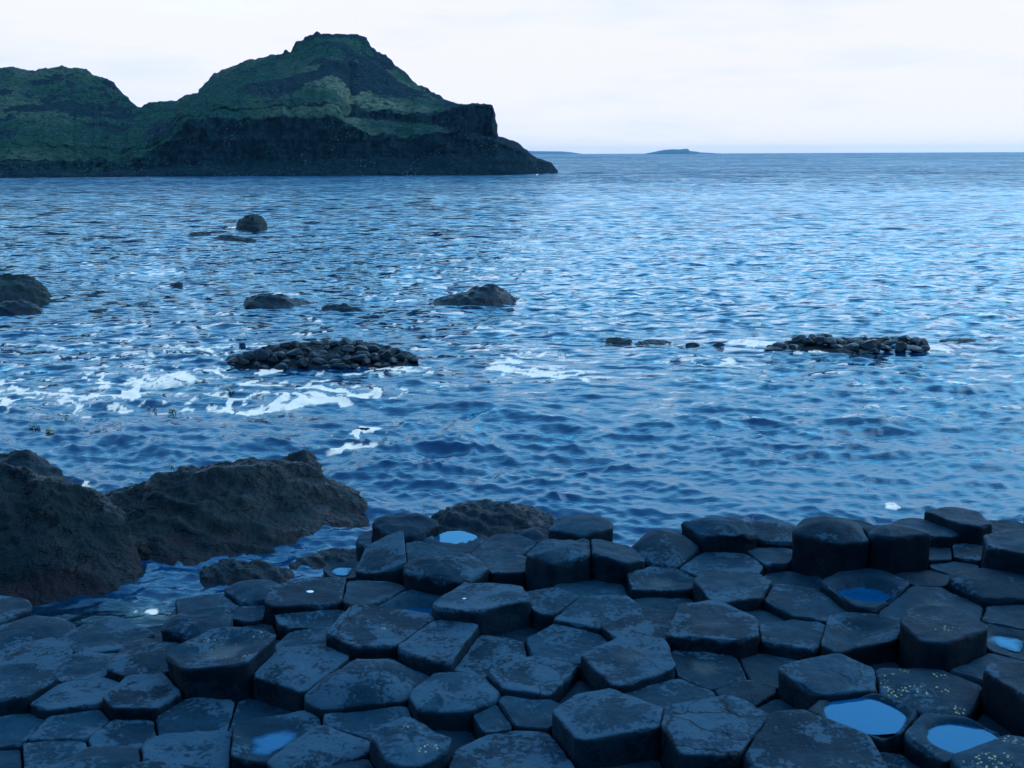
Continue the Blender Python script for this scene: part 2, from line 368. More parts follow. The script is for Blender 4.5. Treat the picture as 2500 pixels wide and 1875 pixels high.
BOULDERS_B = [[4.582,19.696,-0.84,0.12,0.108,0.063],
[4.432,19.56,-0.868,0.134,0.121,0.05],
[4.789,19.556,-0.84,0.119,0.107,0.055],
[5.002,20.137,-0.808,0.123,0.11,0.064],
[5.136,19.932,-0.805,0.106,0.096,0.064],
[5.318,20.468,-0.803,0.093,0.084,0.049],
[5.541,20.497,-0.8,0.125,0.112,0.049],
[5.333,19.941,-0.799,0.137,0.123,0.064],
[5.488,19.845,-0.799,0.151,0.136,0.063],
[5.641,19.887,-0.794,0.091,0.082,0.064],
[5.503,19.551,-0.824,0.104,0.094,0.039],
[5.874,19.912,-0.795,0.106,0.096,0.048],
[5.741,19.4,-0.825,0.133,0.12,0.085],
[5.896,19.576,-0.808,0.119,0.107,0.078],
[6.069,19.469,-0.805,0.163,0.147,0.14],
[6.19,20.198,-0.793,0.062,0.055,0.032],
[6.531,20.081,-0.792,0.138,0.124,0.048],
[6.46,19.761,-0.802,0.135,0.122,0.047],
[6.273,19.395,-0.826,0.118,0.106,0.078],
[6.85,20.112,-0.794,0.107,0.096,0.064],
[6.533,19.375,-0.827,0.118,0.106,0.093],
[7.002,19.972,-0.813,0.106,0.096,0.064],
[6.757,19.34,-0.846,0.133,0.119,0.07],
[7.006,19.671,-0.818,0.105,0.094,0.094],
[6.961,19.407,-0.843,0.089,0.08,0.062],
[6.069,19.26,-0.854,0.132,0.119,0.046]]
KELP = [[-5.97,14.102,0.071,'loop'],
[-5.893,14.101,0.061,'loop'],
[-5.619,13.814,0.149,'blob'],
[-5.696,13.668,0.044,'blob'],
[-3.974,16.127,0.127,'frond'],
[-4.061,16.129,0.058,'loop'],
[-4.841,15.147,0.065,'loop'],
[-4.759,15.145,0.049,'loop'],
[-4.474,14.964,0.086,'loop'],
[-4.355,14.962,0.043,'blob'],
[-5.806,14.649,0.079,'blob'],
[-5.786,14.793,0.096,'blob'],
[-6.013,14.749,0.053,'blob'],
[-5.948,14.772,0.037,'blob'],
[-5.474,14.934,0.048,'blob'],
[-5.205,14.662,0.053,'blob'],
[-3.682,12.159,0.066,'frond'],
[-3.954,11.999,0.052,'blob'],
[-5.843,13.404,0.044,'loop'],
[-4.319,15.853,0.068,'blob'],
[-5.832,18.829,0.107,'blob'],
[-5.556,17.904,0.077,'blob'],
[-5.347,17.624,0.057,'blob'],
[-3.856,16.905,0.06,'blob'],
[-3.44,15.807,0.045,'blob'],
[-4.731,33.806,0.083,'blob'],
[-4.405,33.672,0.142,'blob'],
[-4.239,33.665,0.106,'blob'],
[-3.842,34.134,0.12,'blob'],
[-3.697,34.128,0.096,'loop'],
[0.333,19.394,0.083,'blob'],
[0.814,19.506,0.062,'loop'],
[0.902,19.463,0.042,'blob'],
[0.645,21.526,0.076,'frond'],
[1.716,20.261,0.079,'blob'],
[1.633,20.863,0.067,'blob'],
[2.746,20.101,0.071,'blob'],
[2.897,20.365,0.065,'frond'],
[3.108,20.135,0.057,'blob'],
[2.388,19.848,0.056,'blob'],
[-2.048,26.243,0.065,'blob'],
[-1.753,27.468,0.048,'blob'],
[-5.985,25.444,0.054,'blob'],
[-6.075,25.447,0.063,'loop'],
[-6.34,30.89,0.098,'blob'],
[-6.115,30.68,0.065,'blob'],
[-6.107,28.717,0.091,'blob'],
[-9.948,34.902,0.11,'blob'],
[-9.492,34.755,0.158,'blob'],
[-9.307,34.747,0.097,'blob'],
[-15.272,35.394,0.112,'blob'],
[-9.805,26.063,0.074,'blob'],
[-8.825,25.745,0.064,'blob'],
[-7.359,27.584,0.049,'blob'],
[-7.19,27.417,0.077,'loop'],
[-9.142,30.017,0.053,'blob'],
[-9.796,45.73,0.096,'blob'],
[-13.797,49.234,0.103,'blob'],
[0.449,20.943,0.052,'blob'],
[0.753,20.108,0.036,'blob'],
[-0.103,10.722,0.035,'blob'],
[-0.845,10.706,0.031,'blob'],
[-3.036,12.116,0.026,'blob']]
FOAM = [[-6.66,16.48,1.356,1.291,1.0],
[-5.42,15.74,1.185,0.808,1.15],
[-5.15,17.38,0.993,1.057,0.9],
[-3.95,15.98,0.916,0.895,1.1],
[-3.43,15.17,0.654,0.367,1.2],
[-2.64,15.68,1.124,0.391,1.1],
[-1.84,16.08,0.691,0.351,1.0],
[-2.54,16.54,0.533,0.562,0.9],
[-5.35,19.54,0.903,0.961,0.7],
[-1.84,17.82,0.954,0.502,0.8],
[-4.02,17.87,1.403,0.358,0.7],
[-0.06,17.95,0.448,0.969,0.72],
[0.57,17.76,0.571,0.949,0.72],
[0.86,17.09,0.427,0.328,0.8],
[0.34,19.07,0.815,0.743,0.5],
[4.25,20.24,0.431,0.364,1.3],
[2.99,18.62,0.796,0.628,0.5],
[-1.89,13.81,0.299,0.351,1.1],
[-1.89,13.04,0.283,0.518,0.8],
[3.62,10.66,0.623,0.241,0.3],
[4.2,10.45,0.229,0.154,0.3],
[-1.35,9.93,0.182,0.479,0.38],
[-2.57,8.42,0.344,0.12,0.45],
[-2.84,8.0,0.268,0.124,0.38],
[-2.64,8.14,0.303,0.096,0.4],
[-1.81,9.6,0.318,0.087,0.6],
[-1.54,8.81,0.163,0.092,0.5],
[4.31,200.76,1.803,9.567,1.5],
[-4.33,11.55,0.252,0.123,0.6],
[-2.31,11.52,0.209,0.153,0.5],
[-12.48,54.4,1.137,0.787,0.8],
[5.36,19.56,1.391,0.383,0.5],
[7.22,19.51,0.347,0.338,1.0],
[-4.83,18.06,0.387,0.365,0.8]]
HEAD = [[-114.8,170.56,-0.9,-117.91,175.36,-0.13,-120.46,179.4,1.05,-123.49,184.2,2.46,-124.67,185.96,2.46,-152.64,229.76,12.62],
[-114.06,170.68,-0.9,-117.18,175.55,-0.03,-119.74,179.64,1.19,-122.78,184.5,2.61,-123.96,186.28,2.62,-152.2,230.79,12.92],
[-113.31,170.81,-0.9,-116.45,175.74,-0.02,-119.03,179.88,1.21,-122.09,184.81,2.66,-123.27,186.6,2.67,-151.74,231.83,13.22],
[-112.57,170.93,-0.9,-115.7,175.92,0.22,-118.28,180.12,1.47,-121.36,185.12,2.92,-122.54,186.92,2.93,-151.27,232.87,13.53],
[-111.82,171.05,-0.9,-115.01,176.11,-0.07,-117.61,180.36,1.19,-120.7,185.42,2.72,-121.88,187.24,2.72,-150.79,233.9,13.83],
[-111.08,171.18,-0.9,-114.28,176.3,-0.03,-116.89,180.6,1.19,-120.0,185.73,2.75,-121.18,187.56,2.75,-150.31,234.94,14.14],
[-110.33,171.3,-0.9,-113.57,176.49,-0.19,-116.18,180.85,1.17,-119.3,186.04,2.76,-120.48,187.88,2.77,-149.81,235.98,14.45],
[-109.58,171.43,-0.9,-112.82,176.68,-0.07,-115.46,181.09,1.21,-118.59,186.35,2.83,-119.77,188.2,2.84,-149.3,237.02,14.76],
[-108.83,171.55,-0.9,-112.08,176.87,-0.0,-114.73,181.33,1.24,-117.88,186.65,2.89,-119.06,188.52,2.9,-148.79,238.05,15.07],
[-108.08,171.68,-0.9,-111.32,177.06,0.12,-114.01,181.57,1.21,-117.17,186.96,2.89,-118.35,188.84,2.9,-148.26,239.09,15.39],
[-107.32,171.8,-0.9,-110.6,177.25,0.02,-113.3,181.82,1.14,-116.47,187.27,2.87,-117.64,189.16,2.88,-147.73,240.13,15.71],
[-106.57,171.93,-0.9,-109.87,177.45,-0.02,-112.57,182.06,1.17,-115.75,187.58,2.93,-116.92,189.48,2.93,-147.19,241.17,16.03],
[-105.82,172.05,-0.9,-109.12,177.64,0.06,-111.83,182.3,1.21,-115.03,187.88,3.0,-116.2,189.8,3.01,-146.63,242.21,16.35],
[-105.06,172.18,-0.9,-108.36,177.83,0.15,-111.03,182.55,1.75,-114.25,188.19,3.5,-115.42,190.12,3.51,-146.07,243.25,16.68],
[-104.3,172.31,-0.9,-107.62,178.02,0.13,-110.28,182.79,1.89,-113.51,188.5,3.66,-114.68,190.44,3.68,-145.5,244.28,17.0],
[-103.55,172.43,-0.9,-106.88,178.21,0.09,-109.55,183.03,1.88,-112.78,188.81,3.69,-113.95,190.77,3.7,-144.91,245.32,17.33],
[-102.79,172.56,-0.9,-106.11,178.4,0.32,-108.83,183.28,1.69,-112.07,189.12,3.56,-113.24,191.09,3.57,-144.32,246.36,17.66],
[-102.03,172.68,-0.9,-105.37,178.59,0.19,-108.14,183.52,1.29,-111.38,189.43,3.24,-112.55,191.41,3.25,-143.72,247.4,18.0],
[-101.37,172.79,-0.9,-104.75,178.76,-0.03,-107.5,183.73,1.33,-110.75,189.69,3.3,-111.91,191.69,3.32,-143.2,248.29,18.29],
[-101.26,172.81,-0.9,-104.65,178.78,-0.07,-107.38,183.75,1.38,-110.63,189.72,3.35,-111.79,191.71,3.36,-143.06,248.35,18.3],
[-100.5,172.94,-0.9,-103.87,178.92,-0.09,-106.59,183.91,1.36,-109.82,189.9,3.34,-110.97,191.9,3.35,-142.09,248.74,18.41],
[-99.74,173.07,-0.9,-103.09,179.07,-0.12,-105.79,184.07,1.31,-109.0,190.07,3.3,-110.15,192.07,3.32,-141.08,249.07,18.51],
[-98.97,173.19,-0.9,-102.32,179.19,-0.33,-104.97,184.19,1.38,-108.15,190.19,3.38,-109.29,192.19,3.4,-139.96,249.19,18.6],
[-98.21,173.32,-0.9,-101.54,179.32,-0.43,-104.11,184.32,1.74,-107.27,190.32,3.71,-108.4,192.32,3.72,-138.84,249.32,18.69],
[-97.44,173.45,-0.9,-100.72,179.45,-0.22,-103.33,184.45,1.39,-106.46,190.45,3.41,-107.58,192.45,3.43,-137.71,249.45,18.78],
[-96.67,173.58,-0.9,-99.93,179.58,-0.27,-102.54,184.58,1.15,-105.64,190.58,3.21,-106.74,192.58,3.23,-136.59,249.58,18.87],
[-95.9,173.7,-0.9,-99.09,179.7,0.09,-101.76,184.7,0.81,-104.82,190.7,2.92,-105.92,192.7,2.93,-135.46,249.7,18.96],
[-95.13,173.83,-0.9,-98.3,179.83,0.05,-100.92,184.83,0.99,-103.95,190.83,3.09,-105.04,192.83,3.1,-134.33,249.83,19.05],
[-94.36,173.96,-0.9,-97.49,179.96,0.11,-100.1,184.96,0.92,-103.11,190.96,3.04,-104.19,192.96,3.05,-133.2,249.96,19.14],
[-93.59,174.09,-0.9,-96.7,180.09,0.05,-99.21,185.09,1.57,-102.2,191.09,3.62,-103.27,193.09,3.63,-132.07,250.09,19.23],
[-92.82,174.22,-0.9,-95.89,180.22,0.15,-98.36,185.22,1.74,-101.33,191.22,3.78,-102.39,193.22,3.8,-130.94,250.22,19.32],
[-92.04,174.35,-0.9,-95.09,180.35,0.12,-97.51,185.35,2.01,-100.45,191.35,4.03,-101.5,193.35,4.05,-129.81,250.35,19.41],
[-91.26,174.48,-0.9,-94.3,180.48,-0.04,-96.72,185.48,1.72,-99.62,191.48,3.78,-100.66,193.48,3.8,-128.68,250.48,19.5],
[-90.49,174.61,-0.9,-93.53,180.61,-0.34,-95.91,185.61,1.52,-98.78,191.61,3.63,-99.81,193.61,3.64,-127.54,250.61,19.59],
[-90.38,174.62,-0.9,-93.4,180.62,-0.29,-95.81,185.62,1.36,-98.68,191.62,3.48,-99.71,193.62,3.5,-127.38,250.62,19.6],
[-89.71,174.74,-0.9,-92.71,180.74,-0.23,-95.1,185.74,1.32,-97.94,191.74,3.45,-98.97,193.74,3.47,-126.41,250.74,19.64],
[-88.93,174.87,-0.9,-91.88,180.87,-0.07,-94.26,185.87,1.41,-97.08,191.87,3.54,-98.09,193.87,3.56,-125.28,250.87,19.69],
[-88.15,175.0,-0.9,-91.07,181.0,-0.05,-93.41,186.0,1.57,-96.21,192.0,3.68,-97.21,194.0,3.7,-124.15,251.0,19.74],
[-87.37,175.13,-0.9,-90.25,181.13,0.04,-92.6,186.13,1.43,-95.36,192.13,3.57,-96.35,194.13,3.58,-123.02,251.13,19.79],
[-86.58,175.26,-0.9,-89.44,181.26,0.06,-91.74,186.26,1.61,-94.48,192.26,3.73,-95.46,194.26,3.75,-121.88,251.26,19.84],
[-85.8,175.39,-0.9,-88.62,181.39,0.12,-90.92,186.39,1.49,-93.63,192.39,3.64,-94.6,194.39,3.65,-120.75,251.39,19.89],
[-85.01,175.52,-0.9,-87.8,181.52,0.23,-90.08,186.52,1.54,-92.76,192.52,3.69,-93.72,194.52,3.7,-119.61,251.52,19.94],
[-84.23,175.65,-0.9,-86.98,181.65,0.3,-89.26,186.65,1.39,-91.91,192.65,3.56,-92.86,194.65,3.57,-118.47,251.65,19.98],
[-83.44,175.78,-0.9,-86.16,181.78,0.3,-88.41,186.78,1.49,-91.03,192.78,3.65,-91.98,194.78,3.67,-117.33,251.78,20.03],
[-83.1,175.84,-0.9,-85.84,181.84,0.03,-88.04,186.84,1.6,-90.65,192.84,3.75,-91.59,194.84,3.77,-116.85,251.84,20.05],
[-82.65,175.91,-0.9,-85.37,181.91,0.07,-87.55,186.91,1.72,-90.15,192.91,3.86,-91.08,194.91,3.88,-116.19,251.91,20.08],
[-81.86,176.04,-0.9,-84.55,182.04,0.05,-86.68,187.04,1.96,-89.26,193.04,4.07,-90.19,195.04,4.09,-115.05,252.04,20.14],
[-81.07,176.17,-0.9,-83.72,182.17,0.13,-85.85,187.17,1.87,-88.4,193.17,4.0,-89.31,195.17,4.02,-113.91,252.17,20.19],
[-80.28,176.31,-0.9,-82.9,182.31,0.16,-85.02,187.31,1.7,-87.54,193.31,3.86,-88.45,195.31,3.88,-112.77,252.31,20.24],
[-79.48,176.44,-0.9,-82.08,182.44,0.12,-84.21,187.44,1.34,-86.7,193.44,3.55,-87.6,195.44,3.57,-111.62,252.44,20.29],
[-78.69,176.57,-0.9,-81.25,182.57,0.23,-83.38,187.57,1.21,-85.84,193.57,3.45,-86.72,195.57,3.46,-110.48,252.57,20.35],
[-77.89,176.7,-0.9,-80.43,182.7,0.15,-82.52,187.7,1.33,-84.95,193.7,3.56,-85.83,195.7,3.57,-109.33,252.7,20.4],
[-77.1,176.84,-0.9,-79.6,182.84,0.21,-81.66,187.84,1.47,-84.07,193.84,3.69,-84.93,195.84,3.7,-108.18,252.84,20.45],
[-76.3,176.97,-0.9,-78.79,182.97,0.01,-80.79,187.97,1.76,-83.17,193.97,3.95,-84.03,195.97,3.97,-107.03,252.97,20.51],
[-75.55,177.23,-0.9,-78.02,183.23,0.04,-79.97,188.23,1.95,-82.33,194.23,4.12,-83.18,196.23,4.14,-105.94,253.23,20.56],
[-74.81,177.49,-0.9,-77.25,183.49,-0.04,-79.16,188.49,2.16,-81.49,194.49,4.31,-82.33,196.49,4.34,-104.84,253.49,20.61],
[-74.7,177.53,-0.9,-77.12,183.53,0.18,-79.06,188.53,1.99,-81.39,194.53,4.16,-82.22,196.53,4.18,-104.68,253.53,20.62],
[-74.06,177.76,-0.9,-76.45,183.76,0.22,-78.39,188.76,1.85,-80.69,194.76,4.03,-81.52,196.76,4.05,-103.76,253.76,20.49],
[-73.31,178.02,-0.9,-75.67,184.02,0.22,-77.58,189.02,1.87,-79.86,195.02,4.02,-80.68,197.02,4.04,-102.67,254.02,20.33],
[-72.55,178.29,-0.9,-74.9,184.29,0.11,-76.79,189.29,1.77,-79.04,195.29,3.91,-79.85,197.29,3.93,-101.59,254.29,20.17],
[-71.8,178.56,-0.9,-74.14,184.56,-0.16,-76.0,189.56,1.59,-78.22,195.56,3.74,-79.02,197.56,3.76,-100.5,254.56,20.02],
[-71.74,178.57,-0.9,-74.08,184.57,-0.16,-75.93,189.57,1.65,-78.16,195.57,3.8,-78.96,197.57,3.81,-100.42,254.57,20.01],
[-71.04,178.82,-0.9,-73.35,184.82,-0.07,-75.17,189.82,1.76,-77.37,195.82,3.9,-78.16,197.82,3.92,-99.39,254.82,20.08],
[-70.28,179.09,-0.9,-72.54,185.09,0.18,-74.35,190.09,1.95,-76.52,196.09,4.08,-77.3,198.09,4.1,-98.27,255.09,20.16],
[-69.85,179.24,-0.9,-72.09,185.24,0.17,-73.91,190.24,1.61,-76.07,196.24,3.78,-76.84,198.24,3.8,-97.64,255.24,20.21],
[-69.52,179.36,-0.9,-71.75,185.36,0.14,-73.58,190.36,1.34,-75.72,196.36,3.57,-76.49,198.36,3.59,-97.15,255.36,20.38],
[-68.75,179.63,-0.9,-70.96,185.63,0.09,-72.77,190.63,1.33,-74.88,196.63,3.61,-75.64,198.63,3.62,-96.01,255.63,20.79],
[-68.21,179.82,-0.9,-70.4,185.82,0.05,-72.18,190.82,1.37,-74.27,196.82,3.68,-75.02,198.82,3.69,-95.19,255.82,21.08],
[-67.99,179.9,-0.9,-70.18,185.9,-0.12,-71.94,190.9,1.47,-74.02,196.9,3.76,-74.77,198.9,3.77,-94.88,255.9,21.01],
[-67.22,180.17,-0.9,-69.39,186.17,-0.11,-71.13,191.17,1.34,-73.18,197.17,3.63,-73.93,199.17,3.64,-93.78,256.17,20.79],
[-66.45,180.44,-0.9,-68.58,186.44,-0.02,-70.33,191.44,1.07,-72.35,197.44,3.36,-73.09,199.44,3.37,-92.68,256.44,20.57],
[-66.28,180.5,-0.9,-68.42,186.5,-0.15,-70.13,191.5,1.34,-72.16,197.5,3.59,-72.89,199.5,3.6,-92.44,256.5,20.53],
[-65.67,180.72,-0.9,-67.8,186.72,-0.28,-69.48,191.72,1.41,-71.48,197.72,3.64,-72.2,199.72,3.65,-91.57,256.72,20.43],
[-64.9,180.99,-0.9,-66.99,186.99,-0.3,-68.62,191.99,1.79,-70.6,197.99,3.96,-71.32,199.99,3.98,-90.46,256.99,20.3],
[-64.12,181.26,-0.9,-66.16,187.26,0.0,-67.81,192.26,1.51,-69.77,198.26,3.6,-70.48,200.26,3.61,-89.4,257.26,19.37],
[-64.06,181.28,-0.9,-66.11,187.28,-0.07,-67.72,192.28,1.92,-69.69,198.28,3.95,-70.39,200.28,3.97,-89.32,257.28,19.3],
[-63.34,181.54,-0.9,-65.34,187.47,-0.15,-66.91,192.41,1.91,-68.82,198.34,3.9,-69.51,200.33,3.92,-87.96,256.55,18.89],
[-62.66,181.78,-0.9,-64.63,187.63,-0.28,-66.12,192.51,2.22,-68.0,198.36,4.14,-68.67,200.33,4.16,-86.64,255.68,18.51],
[-62.55,181.82,-0.9,-64.51,187.65,-0.4,-66.02,192.51,1.77,-67.88,198.34,3.74,-68.55,200.3,3.75,-86.39,255.42,18.41],
[-61.77,182.09,-0.9,-63.64,187.77,-0.28,-65.1,192.52,1.73,-66.89,198.2,3.62,-67.54,200.13,3.64,-84.62,253.62,17.68],
[-61.26,182.27,-0.9,-63.08,187.86,-0.18,-64.54,192.53,1.32,-66.27,198.11,3.22,-66.91,200.03,3.23,-83.49,252.46,17.22],
[-60.98,182.37,-0.9,-62.73,187.85,0.07,-64.18,192.42,1.2,-65.87,197.9,3.06,-66.5,199.79,3.07,-82.61,251.01,16.67],
[-60.19,182.65,-0.9,-61.82,187.81,-0.03,-63.18,192.14,0.93,-64.75,197.31,2.66,-65.35,199.14,2.67,-80.18,246.94,15.18],
[-60.13,182.67,-0.9,-61.76,187.81,-0.07,-63.1,192.12,1.04,-64.67,197.26,2.75,-65.26,199.09,2.76,-80.01,246.64,15.08],
[-59.39,182.93,-0.9,-60.88,187.74,0.12,-62.11,191.79,1.28,-63.57,196.61,2.79,-64.14,198.37,2.8,-77.62,242.32,13.55],
[-59.0,183.07,-0.9,-60.41,187.71,0.24,-61.56,191.62,1.78,-62.96,196.25,3.14,-63.51,197.98,3.15,-76.35,239.99,12.74],
[-58.6,183.21,-0.9,-59.99,187.77,-0.01,-61.08,191.62,2.04,-62.45,196.18,3.32,-62.99,197.89,3.34,-75.5,239.06,12.4],
[-58.14,183.37,-0.9,-59.51,187.84,-0.18,-60.54,191.62,2.22,-61.88,196.1,3.44,-62.41,197.79,3.45,-74.54,238.01,12.02],
[-57.8,183.49,-0.9,-59.15,187.93,-0.21,-60.18,191.69,1.95,-61.5,196.13,3.19,-62.03,197.81,3.2,-73.96,237.66,11.87],
[-57.29,183.67,-0.9,-58.59,188.06,0.06,-59.61,191.78,2.14,-60.89,196.17,3.33,-61.41,197.85,3.34,-73.08,237.15,11.66],
[-57.0,183.77,-0.9,-58.31,188.22,0.11,-59.33,191.98,2.3,-60.63,196.43,3.5,-61.15,198.12,3.51,-72.94,238.07,11.93],
[-56.2,184.06,-0.9,-57.53,188.67,0.16,-58.56,192.56,2.62,-59.88,197.18,3.86,-60.41,198.9,3.88,-72.54,240.67,12.7],
[-56.14,184.08,-0.9,-57.48,188.7,0.15,-58.49,192.61,2.94,-59.81,197.23,4.14,-60.34,198.96,4.16,-72.51,240.86,12.76],
[-55.39,184.34,-0.9,-56.7,188.97,0.41,-57.7,192.86,2.93,-59.01,197.49,4.14,-59.53,199.21,4.16,-71.51,241.08,12.76],
[-54.59,184.63,-0.9,-55.86,189.25,0.55,-56.8,193.14,3.81,-58.09,197.77,4.9,-58.6,199.49,4.93,-70.43,241.33,12.77],
[-54.12,184.79,-0.9,-55.39,189.41,0.49,-56.31,193.3,3.97,-57.59,197.92,5.05,-58.09,199.65,5.07,-69.82,241.47,12.77],
[-53.75,184.81,-0.9,-55.01,189.45,0.46,-55.92,193.37,4.13,-57.2,198.02,5.2,-57.7,199.75,5.23,-69.43,241.87,12.9],
[-52.86,184.85,-0.9,-54.1,189.56,0.85,-54.99,193.53,4.82,-56.27,198.24,5.84,-56.76,199.98,5.87,-68.52,242.8,13.2],
[-52.23,184.87,-0.9,-53.44,189.63,1.26,-54.29,193.64,5.91,-55.58,198.39,6.8,-56.07,200.14,6.84,-67.87,243.47,13.42],
[-51.98,184.88,-0.9,-53.18,189.68,1.44,-54.03,193.71,6.22,-55.32,198.5,7.09,-55.81,200.26,7.13,-67.66,243.96,13.58],
[-51.1,184.92,-0.9,-52.31,189.84,1.46,-53.09,193.96,7.49,-54.4,198.88,8.27,-54.89,200.66,8.32,-66.94,245.68,14.14],
[-50.34,184.96,-0.9,-51.58,189.97,1.21,-52.34,194.18,7.72,-53.66,199.2,8.52,-54.14,201.0,8.58,-66.3,247.15,14.64],
[-50.21,184.96,-0.9,-51.46,189.98,1.08,-52.2,194.2,7.93,-53.51,199.22,8.7,-54.0,201.02,8.76,-66.15,247.23,14.66],
[-49.33,185.0,-0.9,-50.58,190.06,0.79,-51.29,194.3,7.98,-52.59,199.35,8.76,-53.07,201.17,8.82,-65.11,247.76,14.83],
[-48.89,185.02,-0.9,-50.11,190.09,1.05,-50.85,194.35,7.93,-52.14,199.42,8.73,-52.61,201.24,8.79,-64.58,248.03,14.92],
[-48.44,185.04,-0.9,-49.7,190.34,1.31,-50.49,194.77,7.97,-51.82,200.06,8.88,-52.3,201.92,8.95,-64.74,251.14,15.99],
[-48.13,185.06,-0.9,-49.41,190.51,1.5,-50.21,195.07,8.25,-51.57,200.52,9.22,-52.06,202.41,9.28,-64.85,253.36,16.77],
[-47.56,185.08,-0.9,-48.88,190.72,1.37,-49.71,195.43,8.14,-51.1,201.07,9.22,-51.59,203.0,9.29,-64.7,256.04,17.73],
[-47.05,185.1,-0.9,-48.41,190.91,1.26,-49.24,195.76,8.56,-50.65,201.57,9.68,-51.14,203.53,9.76,-64.56,258.43,18.59],
[-46.67,185.12,-0.9,-48.04,191.0,1.16,-48.88,195.89,8.33,-50.29,201.77,9.52,-50.79,203.74,9.6,-64.25,259.35,18.93],
[-45.79,185.16,-0.9,-47.16,191.16,1.1,-47.99,196.16,8.73,-49.4,202.16,9.95,-49.89,204.16,10.03,-63.42,261.16,19.69],
[-44.97,185.2,-0.9,-46.33,191.2,0.73,-47.14,196.2,8.49,-48.52,202.2,9.82,-49.0,204.2,9.9,-62.25,261.2,20.3],
[-44.9,185.2,-0.9,-46.26,191.2,0.86,-47.07,196.2,8.58,-48.45,202.2,9.9,-48.93,204.2,9.98,-62.16,261.2,20.34],
[-44.02,185.24,-0.9,-45.34,191.24,1.08,-46.15,196.24,8.36,-47.5,202.24,9.77,-47.97,204.24,9.85,-60.9,261.24,20.85],
[-43.13,185.28,-0.9,-44.42,191.28,1.22,-45.23,196.28,8.06,-46.55,202.28,9.57,-47.01,204.28,9.64,-59.64,261.28,21.36],
[-42.75,185.3,-0.9,-44.02,191.3,1.37,-44.84,196.3,7.95,-46.14,202.3,9.5,-46.6,204.3,9.57,-59.1,261.3,21.58],
[-42.24,185.32,-0.9,-43.5,191.32,1.24,-44.3,196.32,7.99,-45.59,202.32,9.58,-46.04,204.32,9.65,-58.38,261.32,21.99],
[-41.8,185.34,-0.9,-43.04,191.34,1.3,-43.83,196.34,8.23,-45.1,202.34,9.83,-45.54,204.34,9.91,-57.74,261.34,22.35],
[-41.36,185.36,-0.9,-42.59,191.36,1.12,-43.36,196.36,8.25,-44.62,202.36,9.86,-45.06,204.36,9.94,-57.12,261.36,22.42],
[-40.72,185.39,-0.9,-41.93,191.39,1.31,-42.69,196.39,8.33,-43.93,202.39,9.94,-44.36,204.39,10.01,-56.24,261.39,22.52],
[-40.47,185.4,-0.9,-41.67,191.4,1.36,-42.43,196.4,8.12,-43.66,202.4,9.76,-44.09,204.4,9.84,-55.88,261.4,22.59],
[-39.58,185.44,-0.9,-40.75,191.44,1.43,-41.5,196.44,8.13,-42.7,202.44,9.81,-43.12,204.44,9.88,-54.64,261.44,22.84],
[-38.94,185.47,-0.9,-40.1,191.47,1.26,-40.83,196.47,8.16,-42.01,202.47,9.85,-42.43,204.47,9.93,-53.75,261.47,23.03],
[-38.69,185.48,-0.9,-39.84,191.48,1.31,-40.56,196.48,8.22,-41.73,202.48,9.92,-42.15,204.48,10.0,-53.39,261.48,23.15],
[-37.8,185.52,-0.9,-38.93,191.52,1.14,-39.62,196.52,8.49,-40.76,202.52,10.21,-41.16,204.52,10.29,-52.14,261.52,23.56],
[-37.67,185.52,-0.9,-38.79,191.52,1.25,-39.49,196.52,8.37,-40.63,202.52,10.11,-41.03,204.52,10.19,-51.96,261.52,23.62],
[-36.91,185.56,-0.9,-38.0,191.56,1.38,-38.67,196.56,8.76,-39.79,202.56,10.46,-40.18,204.56,10.54,-50.9,261.56,23.72],
[-36.02,185.6,-0.9,-37.08,191.6,1.55,-37.74,196.6,8.85,-38.82,202.6,10.55,-39.21,204.6,10.64,-49.67,261.6,23.84],
[-35.77,185.61,-0.9,-36.81,191.61,1.66,-37.46,196.61,9.07,-38.54,202.61,10.75,-38.92,204.61,10.83,-49.31,261.61,23.88],
[-35.58,185.62,-0.9,-36.62,191.62,1.49,-37.26,196.62,8.97,-38.33,202.62,10.75,-38.71,204.62,10.83,-49.02,261.62,24.64],
[-35.13,185.64,-0.9,-36.16,191.64,1.54,-36.81,196.64,8.72,-37.86,202.64,10.54,-38.24,204.64,10.63,-48.4,261.64,24.72],
[-35.07,185.64,-0.9,-36.1,191.64,1.44,-36.75,196.64,8.54,-37.8,202.64,10.38,-38.17,204.64,10.46,-48.31,261.64,24.73],
[-34.62,185.66,-0.9,-35.65,191.66,1.27,-36.29,196.66,8.34,-37.33,202.66,10.15,-37.7,204.66,10.23,-47.71,261.66,24.22],
[-34.24,185.68,-0.9,-35.25,191.68,1.39,-35.89,196.68,8.29,-36.91,202.68,10.21,-37.28,204.68,10.29,-47.15,261.68,25.13],
[-33.73,185.7,-0.9,-34.73,191.7,1.21,-35.35,196.7,8.45,-36.35,202.7,10.49,-36.71,204.7,10.58,-46.39,261.7,26.35],
[-33.35,185.72,-0.9,-34.33,191.72,1.37,-34.96,196.72,8.27,-35.95,202.72,10.35,-36.3,204.72,10.43,-45.86,261.72,26.43],
[-32.59,185.75,-0.9,-33.55,191.75,1.35,-34.15,196.75,8.4,-35.12,202.75,10.48,-35.46,204.75,10.56,-44.8,261.75,26.6],
[-32.46,185.76,-0.9,-33.41,191.76,1.57,-34.03,196.76,8.14,-34.99,202.76,10.29,-35.33,204.76,10.37,-44.61,261.76,26.94],
[-32.27,185.77,-0.9,-33.21,191.77,1.59,-33.82,196.77,8.24,-34.77,202.77,10.45,-35.12,204.77,10.53,-44.33,261.77,27.45],
[-31.57,185.8,-0.9,-32.49,191.8,1.5,-33.09,196.8,8.2,-34.02,202.8,10.44,-34.35,204.8,10.52,-43.35,261.8,27.64],
